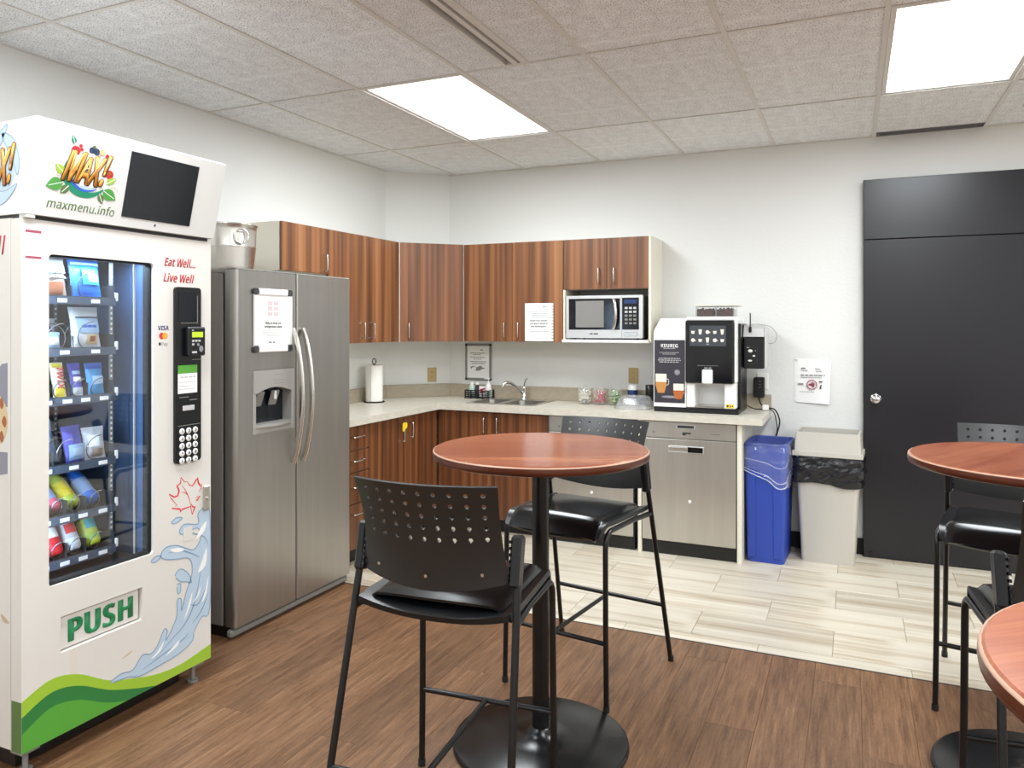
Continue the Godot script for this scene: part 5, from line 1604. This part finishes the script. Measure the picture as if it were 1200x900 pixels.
	part("patch", B.new().bb(0.255, 0.3, 0.605, 0.66, 0.001, 0.0014), "white_enamel", d)
	part("lettering", B.new().text("Eat Well...", 0.033, 0.163, 1.728, 0.0, sans(true), 0.22, 0, 0.72, true), "print_red", d)
	part("lettering", B.new().text("Live Well", 0.033, 0.158, 1.666, 0.0, sans(true), 0.22, 0, 0.76, true), "print_red", d)
	part("lettering", B.new().text("VISA", 0.017, 0.158, 1.468, 0.0, sans(true), 0.1), "visa_blue", d)
	part("card_mark", B.new().prism(ellipse(0.15, 1.437, 0.0125, 0.0135, 18), 0.0, 0.0005), "card_red", d)
	part("card_mark", B.new().prism(ellipse(0.166, 1.437, 0.0125, 0.0135, 18), 0.0, 0.0007), "card_gold", d)
	part("card_mark", B.new().prism(ellipse(0.141, 1.406, 0.0055, 0.007, 12), 0.0, 0.0005), "ink", d)
	part("lettering", B.new().text("Pay", 0.014, 0.163, 1.406, 0.0, sans()), "ink_grey", d)
	# maple leaf drawn in red strokes
	var lf := B.new()
	for q in [[[0.3, 0.705], [0.292, 0.74], [0.248, 0.738], [0.243, 0.729], [0.238, 0.742], [0.198, 0.752], [0.225, 0.759]], [[0.225, 0.759], [0.192, 0.796], [0.185, 0.812], [0.21, 0.795], [0.227, 0.797], [0.234, 0.815], [0.224, 0.837], [0.241, 0.844], [0.243, 0.867], [0.262, 0.845], [0.274, 0.846]], [[0.274, 0.846], [0.286, 0.828], [0.302, 0.822], [0.321, 0.843], [0.328, 0.85], [0.332, 0.83], [0.342, 0.815], [0.349, 0.821], [0.346, 0.803], [0.334, 0.792]], [[0.32, 0.771], [0.341, 0.773], [0.324, 0.757], [0.319, 0.763]], [[0.3, 0.705], [0.31, 0.725], [0.315, 0.732], [0.302, 0.737], [0.295, 0.75]]]:
		lf.stroke(q.map(func(e): return Vector2(e[0], e[1])), 0.007, 0.0, 0.0006, true)
	for q in [[[0.248, 0.836], [0.276, 0.793], [0.295, 0.739]], [[0.248, 0.808], [0.266, 0.8], [0.282, 0.784]]]:
		lf.stroke(spline(q.map(func(e): return Vector2(e[0], e[1])), 5), 0.003, 0.0, 0.0006, true)
	part("maple_leaf", lf, "leaf_red", d)
	# small sticker, top left
	var st := part("sticker", B.new().bb(-0.388, -0.33, 1.693, 1.8, 0.0, 0.0004), "outlet_white", d)
	part("print", B.new().bb(-0.386, -0.332, 1.783, 1.792, 0.0004, 0.0008), "maroon", st)
	part("print", B.new().bb(-0.386, -0.332, 1.698, 1.706, 0.0004, 0.0008), "maroon", st)
	part("print", B.new().stroke(Array(ellipse(-0.359, 1.748, 0.013, 0.014, 16)), 0.002, 0.0004, 0.0008).stroke([Vector2(-0.368, 1.758), Vector2(-0.35, 1.738)], 0.002, 0.0004, 0.0008), "ink_light", st)
	lines(st, "print", "ink_light", [[-0.359, 1.774, 0.045, 0.005], [-0.359, 1.72, 0.045, 0.006], [-0.359, 1.711, 0.04, 0.003]], 0.0005)
	# money and keypad panel
	var kp := part("keypad_panel", B.new().prism(rrect(0.2705, 1.279, 0.13, 0.706, 0.014), 0.0, 0.012), "black_plastic", t, "tall black payment and keypad panel")
	part("display", B.new().bb(0.222, 0.312, 1.494, 1.612, 0.012, 0.0135), "screen_black", kp)
	part("display_edge", B.new().bb(0.232, 0.316, 1.487, 1.489, 0.012, 0.0145).bb(0.314, 0.316, 1.49, 1.6, 0.012, 0.0145), "mid_grey", kp)
	var cr := part("card_reader", B.new().bb(0.248, 0.338, 1.355, 1.472, 0.012, 0.036, 0.005), "black_plastic", kp)
	part("card_screen", B.new().bb(0.266, 0.322, 1.43, 1.452, 0.0362, 0.037), "lcd_green", kp)
	part("card_keys", B.new().bb(0.266, 0.276, 1.412, 1.42, 0.0362, 0.038).bb(0.282, 0.292, 1.412, 1.42, 0.0362, 0.038).bb(0.298, 0.308, 1.412, 1.42, 0.0362, 0.038).bb(0.266, 0.276, 1.398, 1.406, 0.0362, 0.038).bb(0.266, 0.29, 1.366, 1.374, 0.0362, 0.0375).bb(0.266, 0.274, 1.457, 1.461, 0.0362, 0.0375), "ink_light", kp)
	part("card_keys", B.new().prism(ellipse(0.312, 1.383, 0.01, 0.013, 14), 0.0362, 0.038).prism(ellipse(0.297, 1.4, 0.006, 0.006, 12), 0.0362, 0.038), "ink_grey", kp)
	part("slot_edge", B.new().bb(0.288, 0.33, 1.338, 1.3405, 0.012, 0.014), "mid_grey", kp)
	part("price_card", B.new().bb(0.217, 0.314, 1.205, 1.285, 0.012, 0.013), "white_paper", kp)
	part("price_card", B.new().bb(0.217, 0.314, 1.285, 1.318, 0.012, 0.0132), "green_mid", kp)
	lines(kp, "print", "ink_light", [[0.266, 1.27, 0.075, 0.006], [0.262, 1.25, 0.08, 0.003], [0.25, 1.235, 0.055, 0.003], [0.262, 1.222, 0.08, 0.003]], 0.013)
	part("coin_slot", B.new().bb(0.24, 0.3, 1.135, 1.155, 0.012, 0.014, 0.001), "ink_light", kp)
	part("coin_slot", B.new().bb(0.225, 0.27, 1.188, 1.191, 0.012, 0.014).bb(0.275, 0.313, 1.175, 1.178, 0.012, 0.014), "mid_grey", kp)
	part("slot_edge", B.new().bb(0.215, 0.328, 1.075, 1.077, 0.012, 0.0135), "mid_grey", kp)
	for r in 5:
		for c in 3:
			part("key", B.new().at(0.237 + 0.0335 * c, 1.053 - 0.0295 * r, 0.012, 0, PI / 2).lathe([Vector2(0.0125, 0), Vector2(0.0125, 0.002), Vector2(0.0105, 0.0035), Vector2(0, 0.0035)], 16), "white_plastic", kp)
			part("key_print", B.new().text("123456789*0#CE="[r * 3 + c], 0.011, 0.237 + 0.0335 * c, 1.053 - 0.0295 * r, 0.0156, sans(true)), "ink", kp)
	part("lock", B.new().bb(0.353, 0.383, 0.71, 0.812, 0.0, 0.014, 0.004), "steel_across", t, "steel lock plate")
	part("lock_core", B.new().at(0.368, 0.76, 0.014, 0, PI / 2).cyl(0.007, 0, 0.006, 14), "chrome", t)
	# base and feet
	part("base", B.new().bb(-0.37, 0.3, 0.012, 0.085, -0.82, -0.075), "black_plastic", t)  # black base, extended forward to stand for deep shadow under the machine
	for x in [-0.36, 0.34]:
		for z in [-0.04, -0.78]:
			part("foot", B.new().cyl(0.022, 0.0, 0.01, 14, Vector3(x, 0, z)).cyl(0.009, 0.01, 0.09, 12, Vector3(x, 0, z)).bb(x - 0.03, x + 0.03, 0.07, 0.0845, z - 0.03, z + 0.03), "mid_grey", t)
	# the other printed matter on its left side
	part("side_lettering", B.new().at(-0.3985, 0, 0, -PI / 2).text("Well", 0.06, -0.16, 1.74, 0.0, sans(), 0.2), "print_red", t)
	part("side_print", B.new().at(-0.3985, 0, 0, -PI / 2).prism(PackedVector2Array([Vector2(-0.07, 1.21), Vector2(-0.07, 1.355), Vector2(-0.1, 1.35), Vector2(-0.16, 1.29), Vector2(-0.2, 1.2)]), 0.0, 0.0005).prism(PackedVector2Array([Vector2(-0.07, 0.99), Vector2(-0.07, 1.06), Vector2(-0.2, 1.06), Vector2(-0.3, 0.95)]), 0.0, 0.0005), "lavender_grey", t)
	var bis := part("side_print", B.new().at(-0.3985, 0, 0, -PI / 2).prism(ellipse(-0.13, 1.165, 0.062, 0.085, 20), 0.0005, 0.001), "biscuit", t)
	for q in [[-0.1, 1.22], [-0.085, 1.16], [-0.1, 1.11], [-0.14, 1.18]]:
		part("side_print", B.new().at(-0.3985, 0, 0, -PI / 2).prism(blob([Vector2(q[0], q[1] + 0.02), Vector2(q[0] + 0.012, q[1]), Vector2(q[0] + 0.002, q[1] - 0.018), Vector2(q[0] - 0.012, q[1])]), 0.001, 0.0015), "biscuit_brown", bis)
	part("stain", B.new().at(-0.3985, 0, 0, -PI / 2).prism(blob([Vector2(-0.105, 0.525), Vector2(-0.08, 0.515), Vector2(-0.062, 0.5), Vector2(-0.09, 0.5)]), 0.0, 0.0005), "stain", t)
	# sign box on top, leaning out
	var prof := PackedVector2Array([Vector2(0.016, 1.842), Vector2(0.088, 2.143), Vector2(0.075, 2.152), Vector2(-0.05, 2.15)])
	for k in 6:
		var a := k / 5.0
		prof.append(Vector2(-0.12 - 0.3 * a, 2.148 - 0.17 * a * a))
	prof.append(Vector2(-0.5, 1.842))
	part("sign_box", B.new().at(0, 0, 0, -PI / 2).prism(prof, -hx, hx), "topper_white", t)
	part("sign_seam", B.new().bb(-0.39, 0.39, 1.828, 1.842, -0.5, -0.01), "dark_grey", t)
	part("sign_clip", B.new().bb(-0.395, -0.36, 1.828, 1.848, -0.02, 0.014, 0.003), "aluminium", t)
	var lean := atan2(0.072, 0.301)
	var face := Node3D.new()
	face.name = "sign_face"
	t.add_child(face, true)
	face.position = Vector3(0, 1.842, 0.0162)
	face.rotation.x = lean
	part("face_shade_panel", B.new().bb(-hx + 0.001, hx - 0.001, 0.003, 0.306, -0.004, -0.0002), "sign_shade_grey", face)  # thin panel added over the sign box to darken its tilted face
	part("screen", B.new().bb(-0.05, 0.261, 0.036, 0.276, 0.0, 0.002), "screen_black", face, "dark blank display screen")
	part("camera_dot", B.new().prism(ellipse(0.1, 0.02, 0.004, 0.005, 12), 0.0, 0.001), "ink", face)
	logo(face, -0.202, 0.168, 0.86, 0.0, false)
	part("lettering", B.new().text("maxmenu.info", 0.03, -0.205, 0.045, 0.0, sans(), 0.12, 0, 0.93), "moss_green", face)
	var sf := Node3D.new()
	sf.name = "sign_side"
	t.add_child(sf, true)
	sf.position = Vector3(-hx - 0.0004, 0, 0)
	sf.rotation.y = -PI / 2
	logo(sf, -0.12, 1.99, 1.0, 0.0, true)
	# trays with their coils and price strips
	var ys := [1.58, 1.395, 1.22, 0.98, 0.8, 0.645]
	var lanes := [[-0.285, -0.195, -0.065], [-0.27, -0.185, -0.065], [-0.25, -0.175, -0.105, -0.03], [-0.25, -0.15, -0.035], [-0.255, -0.185, -0.115, -0.035], [-0.26, -0.185, -0.115, -0.035]]
	for r in 6:
		var y: float = ys[r]
		var tr := part("tray", B.new().bb(-0.34, 0.02, y - 0.014, y - 0.008, -0.66, -0.1).bb(-0.34, 0.02, y - 0.028, y + 0.004, -0.1, -0.094).bb(-0.34, -0.336, y - 0.014, y + 0.05, -0.66, -0.1).bb(0.016, 0.02, y - 0.014, y + 0.05, -0.66, -0.1), "dark_grey", t)
		part("price_rail", B.new().bb(-0.34, 0.02, y - 0.026, y + 0.001, -0.094, -0.091), "navy_grey", tr)
		for x in lanes[r]:
			part("price_tag", B.new().bb(x - 0.017, x + 0.017, y - 0.02, y - 0.006, -0.091, -0.089), "white_paper", tr)
			var w := 0.046 if r < 2 or r == 3 else 0.032
			if r < 2 and x > -0.1: w = 0.05
			var p := []
			for i in 73:
				var a := TAU * i / 18.0 + PI * 0.5
				p.append(Vector3(x + w * cos(a), y + w * 0.95 + w * sin(a), -0.1 - 0.018 * i / 4.5))
			part("coil", B.new().tube(p, 0.0022, 6), "coil_wire", tr)
		part("tray_latch", B.new().bb(0.022, 0.034, y - 0.01, y + 0.022, -0.11, -0.095, 0.002), "white_plastic", tr)
		for e in lanes[r].size() - 1:
			var xm: float = (lanes[r][e] + lanes[r][e + 1]) * 0.5
			part("divider", B.new().bb(xm - 0.0015, xm + 0.0015, y - 0.008, y + 0.045, -0.62, -0.13), "dark_grey", tr)
	# the light inside: a strip along the left and one under the top
	var sl := part("light_strip", B.new().bb(-0.338, -0.328, 0.62, 1.7, -0.075, -0.062), "led", t)
	sl.set_meta("label", "upright white light strip inside the cabinet")
	part("light_strip", B.new().bb(-0.3, 0.1, 1.722, 1.731, -0.085, -0.07), "led", t)
	for e in [[Vector3(-0.325, 1.16, -0.069), Vector2(0.012, 1.08), Vector3(0, -90, 0), 0.5], [Vector3(-0.1, 1.72, -0.078), Vector2(0.4, 0.012), Vector3(-90, 0, 0), 0.3]]:
		var l := AreaLight3D.new()
		l.name = "cabinet_light"
		l.area_size = e[1]
		l.position = e[0]
		l.rotation_degrees = e[2]
		l.light_energy = e[3]
		l.light_color = Color(0.72, 0.86, 1.0)
		l.shadow_enabled = true
		l.set("area_range", 6.0)
		l.set("area_attenuation", 2.0)
		t.add_child(l, true)


# ---------------------------------------------------------------- snacks on the trays
func pouch(w: float, h: float, d: float, crimp := 0.012) -> ArrayMesh:
	var n := FastNoiseLite.new()
	n.seed = int(w * 1e4)
	n.frequency = 9.0
	var f := func(s: float):
		return func(u: float, v: float):
			var x := (u - 0.5) * w
			var y := v * h
			var e := pow(maxf(0.0, sin(PI * u)), 0.5) * pow(maxf(0.0, sin(PI * clampf((v * h - crimp) / (h - 2.0 * crimp), 0.0, 1.0))), 0.55)
			var k := 1.0 - 0.07 * sin(PI * v)
			return Vector3((x if s > 0 else -x) * k, y, s * (0.0008 + d * 0.5 * e * (1.0 + 0.5 * n.get_noise_2d(x * 2.0 + s, y * 2.0))))
	var b := B.new()
	b.sheet(f.call(1.0), 12, 14)
	b.sheet(f.call(-1.0), 12, 14)
	return b.mesh()


func snack(called: String, label: String, cat: String, x: float, y: float, zf: float, tilt: float, yaw := 0.0) -> Node3D:   # stands on a tray, leaning back
	var t := thing(called, label, cat, Vector3(0.89 + zf, y - 0.0075, 3.4145 - x), 90.0 + yaw, "snacks and drinks in the vending machine")
	t.rotation_order = EULER_ORDER_YXZ
	t.rotation.x = -tilt
	return t


func patch(b: B, d: float, x0: float, x1: float, y0: float, y1: float, w: float, h: float) -> B:   # print that follows the bulge of a pouch
	b.sheet(func(u: float, v: float):
		var x := lerpf(x0, x1, u)
		var y := lerpf(y0, y1, v)
		var e := pow(maxf(0.0, sin(PI * clampf(x / w + 0.5, 0, 1))), 0.5) * pow(maxf(0.0, sin(PI * clampf((y - 0.012) / (h - 0.024), 0, 1))), 0.55)
		return Vector3(x, y, 0.003 + d * 0.5 * e * 1.22), 8, 8)
	return b


func stock() -> void:
	var zf := -0.135
	var bag := func(called, label, x, y, w, h, d, m, prints: Array, tilt := 0.16, yaw := 0.0, z := zf):
		var t := snack(called, label, "snack bag", x, y, z, tilt, yaw)
		part("pouch", pouch(w, h, d), m, t)
		for p in prints:
			part("print", patch(B.new(), d, p[0] * w, p[1] * w, p[2] * h, p[3] * h, w, h), p[4], t)
		return t
	bag.call("snack_bag", "grey and brown crisp bag at the left of the top tray", -0.195, 1.58, 0.1, 0.148, 0.034, "foil_tan", [[-0.45, 0.45, 0.62, 0.95, "foil_silver"], [-0.45, 0.45, 0.5, 0.56, "splash_blue"], [-0.35, 0.3, 0.1, 0.4, "biscuit_brown"]])
	bag.call("snack_bag", "bright blue snack bag at the right of the top tray", -0.068, 1.58, 0.125, 0.155, 0.04, "foil_blue", [[-0.2, 0.35, 0.35, 0.75, "foil_teal"], [-0.02, 0.3, 0.42, 0.6, "berry_gold"], [-0.45, 0.45, 0.83, 0.9, "foil_pale"]])
	var t := snack("snack_pack", "low white and pale blue pack in front on the second tray", "snack pack", -0.215, 1.395, zf, 0.08)
	part("wrapper", pouch(0.09, 0.066, 0.03, 0.006), "foil_pale", t)
	part("print", patch(B.new(), 0.03, -0.03, 0.03, 0.02, 0.05, 0.09, 0.066), "white_paper", t)
	t = snack("snack_pack", "silver pack lying high behind the low white one on the second tray", "snack pack", -0.19, 1.395, zf - 0.075, 0.2)
	part("wrapper", pouch(0.13, 0.118, 0.045), "foil_silver", t)
	part("print", patch(B.new(), 0.045, -0.05, -0.02, 0.07, 0.1, 0.13, 0.118), "navy", t)
	part("print", patch(B.new(), 0.045, 0.0, 0.03, 0.065, 0.095, 0.13, 0.118), "navy", t)
	bag.call("cookie_bag", "white and pale blue cookie bag at the right of the second tray", -0.068, 1.395, 0.125, 0.16, 0.042, "foil_white", [[-0.36, 0.36, 0.38, 0.72, "foil_pale"], [-0.38, 0.38, 0.73, 0.76, "ink"], [-0.1, 0.3, 0.12, 0.34, "biscuit"], [0.0, 0.2, 0.18, 0.3, "biscuit_brown"], [-0.25, 0.25, 0.5, 0.56, "print_blue"]], 0.14, 4.0)
	bag.call("candy_bag", "yellow candy bag at the left of the third tray", -0.24, 1.22, 0.062, 0.13, 0.026, "foil_yellow", [[-0.35, 0.35, 0.3, 0.5, "white_paper"], [-0.35, 0.35, 0.5, 0.56, "card_red"]], 0.2, -8.0)
	var bar := bag.call("chocolate_bar", "white and gold chocolate bar with red lettering on the third tray", -0.172, 1.22, 0.048, 0.135, 0.024, "foil_cream", [[-0.35, 0.35, 0.03, 0.3, "foil_yellow"], [-0.35, 0.35, 0.85, 0.97, "foil_yellow"]], 0.24, -6.0)
	part("lettering", B.new().text("TWIX", 0.024, 0.002, 0.076, 0.0165, sans(true), 0.1, -PI / 2 - 0.05), "card_red", bar)
	bag.call("chocolate_bar", "blue and silver chocolate bar right of the red-lettered bar on the third tray", -0.104, 1.22, 0.046, 0.13, 0.022, "foil_violet", [[-0.4, 0.4, 0.05, 0.28, "foil_silver"], [-0.3, 0.3, 0.45, 0.58, "white_paper"], [-0.3, 0.3, 0.66, 0.76, "foil_pale"]], 0.24, -6.0)
	bag.call("candy_bag", "sky blue candy bag with a dark blue top on the third tray", -0.03, 1.22, 0.078, 0.125, 0.032, "foil_sky", [[-0.48, 0.48, 0.82, 0.99, "print_blue"], [-0.3, 0.3, 0.35, 0.6, "foil_pale"]], 0.14, 6.0)
	t = snack("wrapped_roll", "rounded white wrapped roll at the left of the fourth tray", "snack", -0.252, 0.98, zf, 0.3)
	part("wrapper", pouch(0.07, 0.085, 0.06, 0.008), "foil_white", t)
	bag.call("gummy_bag", "large pale blue bag leaning high on the fourth tray", -0.185, 0.98, 0.15, 0.165, 0.045, "foil_haze", [[-0.3, 0.3, 0.45, 0.62, "foil_pale"], [-0.3, 0.2, 0.66, 0.72, "white_paper"]], 0.35, 0.0, zf - 0.09)
	bag.call("gummy_bag", "purple and blue bag slumped forward on the fourth tray", -0.115, 0.98, 0.085, 0.14, 0.036, "foil_violet", [[-0.4, 0.4, 0.1, 0.5, "foil_haze"], [-0.25, 0.25, 0.22, 0.4, "foil_pale"]], 0.2, 10.0, zf + 0.005)
	bag.call("snack_bag", "crumpled silver snack bag at the right of the fourth tray", -0.035, 0.98, 0.085, 0.125, 0.04, "foil_silver", [[-0.35, 0.1, 0.4, 0.75, "foil_white"], [-0.2, 0.3, 0.1, 0.34, "foil_tan"]], 0.16, -6.0)
	var bt := func(label, x, cols: Array, z := zf - 0.02):
		var o := snack("drink_bottle", label, "bottle", x, 0.8, z, 0.85)   # leans far back, base towards the glass
		var r := 0.031
		o.position.y += r * sin(0.85)
		part("body", B.new().lathe([Vector2(0, 0.003), Vector2(r * 0.8, 0.0), Vector2(r, 0.008), Vector2(r, 0.1), Vector2(r * 0.9, 0.125), Vector2(r * 0.42, 0.165), Vector2(r * 0.42, 0.17), Vector2(0, 0.17)], 20), cols[0], o)
		part("wrapper", B.new().lathe([Vector2(r * 1.012, 0.03), Vector2(r * 1.012, 0.098)], 20), cols[1], o)
		part("cap", B.new().cyl(r * 0.48, 0.166, 0.186, 14), cols[2], o)
		return o
	bt.call("white bottle at the left end of the fifth tray", -0.255, ["foil_white", "foil_haze", "white_plastic"])
	bt.call("pink and red bottle with a blue cap on the fifth tray", -0.185, ["foil_pink", "foil_haze", "print_blue"])
	bt.call("yellow-green bottle with a blue top on the fifth tray", -0.115, ["foil_lime", "foil_yellow", "foil_blue"])
	bt.call("blue bottle with a yellow base at the right of the fifth tray", -0.035, ["foil_blue", "foil_haze", "foil_yellow"])
	var can := func(label, x, m, band, mark):
		var o := snack("drink_can", label, "can", x, 0.645, zf - 0.01, 0.5)
		var r := 0.031
		o.position.y += r * sin(0.5)
		part("body", B.new().lathe([Vector2(0, 0.003), Vector2(r * 0.74, 0.0), Vector2(r * 0.8, 0.002), Vector2(r, 0.012), Vector2(r, 0.106), Vector2(r * 0.85, 0.116)], 24), m, o)
		part("lid", B.new().lathe([Vector2(r * 0.85, 0.116), Vector2(r * 0.87, 0.12), Vector2(r * 0.82, 0.12), Vector2(r * 0.78, 0.115), Vector2(0, 0.115)], 24), "aluminium", o)
		part("print", B.new().lathe([Vector2(r * 1.012, 0.02), Vector2(r * 1.012, 0.042)], 24), band, o)
		part("print", B.new().sheet(func(u: float, v: float): return Vector3(r * 1.014 * sin((u - 0.5) * 1.5), lerpf(0.06, 0.096, v), r * 1.014 * cos((u - 0.5) * 1.5)), 8, 2), mark, o)
	can.call("red can at the far left of the bottom tray", -0.26, "leaf_red", "white_paper", "white_paper")
	can.call("red and white can, second on the bottom tray", -0.185, "leaf_red", "leaf_red", "white_paper")
	can.call("silver can with a red mark, third on the bottom tray", -0.115, "foil_silver", "foil_white", "leaf_red")
	can.call("lime green can at the right of the bottom tray", -0.035, "foil_lime", "green_lime", "foil_teal")


func _ready() -> void:
	make_materials()
	for e in [["cup_green", "bcd3c6"], ["jar_pink", "e0557c"], ["jar_brown", "a06a3a"], ["jar_green", "5c8a2c"], ["jar_green_pale", "c9d3a2"], ["bean_brown", "4a3228"], ["stain_pale", "e0d9cd"], ["navy_grey", "4a5666"], ["foil_tan", "a38f80"], ["foil_silver", "c3c8ce"], ["foil_blue", "2a6fd0"], ["foil_teal", "3fa3b0"], ["foil_pale", "a9c8e8"], ["foil_white", "e4ebf1"], ["foil_yellow", "ecd23a"], ["foil_cream", "eee3c8"], ["foil_violet", "4a4aa8"], ["foil_sky", "56a9e6"], ["foil_haze", "8fb0dd"], ["foil_pink", "e2667a"], ["foil_lime", "b7c83a"]]:
		mat(e[0], hexc(e[1]), 0.35)
	glass("cover_plastic", hexc("dfe3e8"), 0.2, 0.15)
	camera_and_light()
	room()
	worktop()
	base_cabinets()
	dishwashers()
	wall_cabinets()
	refrigerator()
	vending_machine()
	seating()
	bins()
	microwave()
	coffee_corner()
	counter_things()
	notices()
	stock()
	ceiling_fittings()
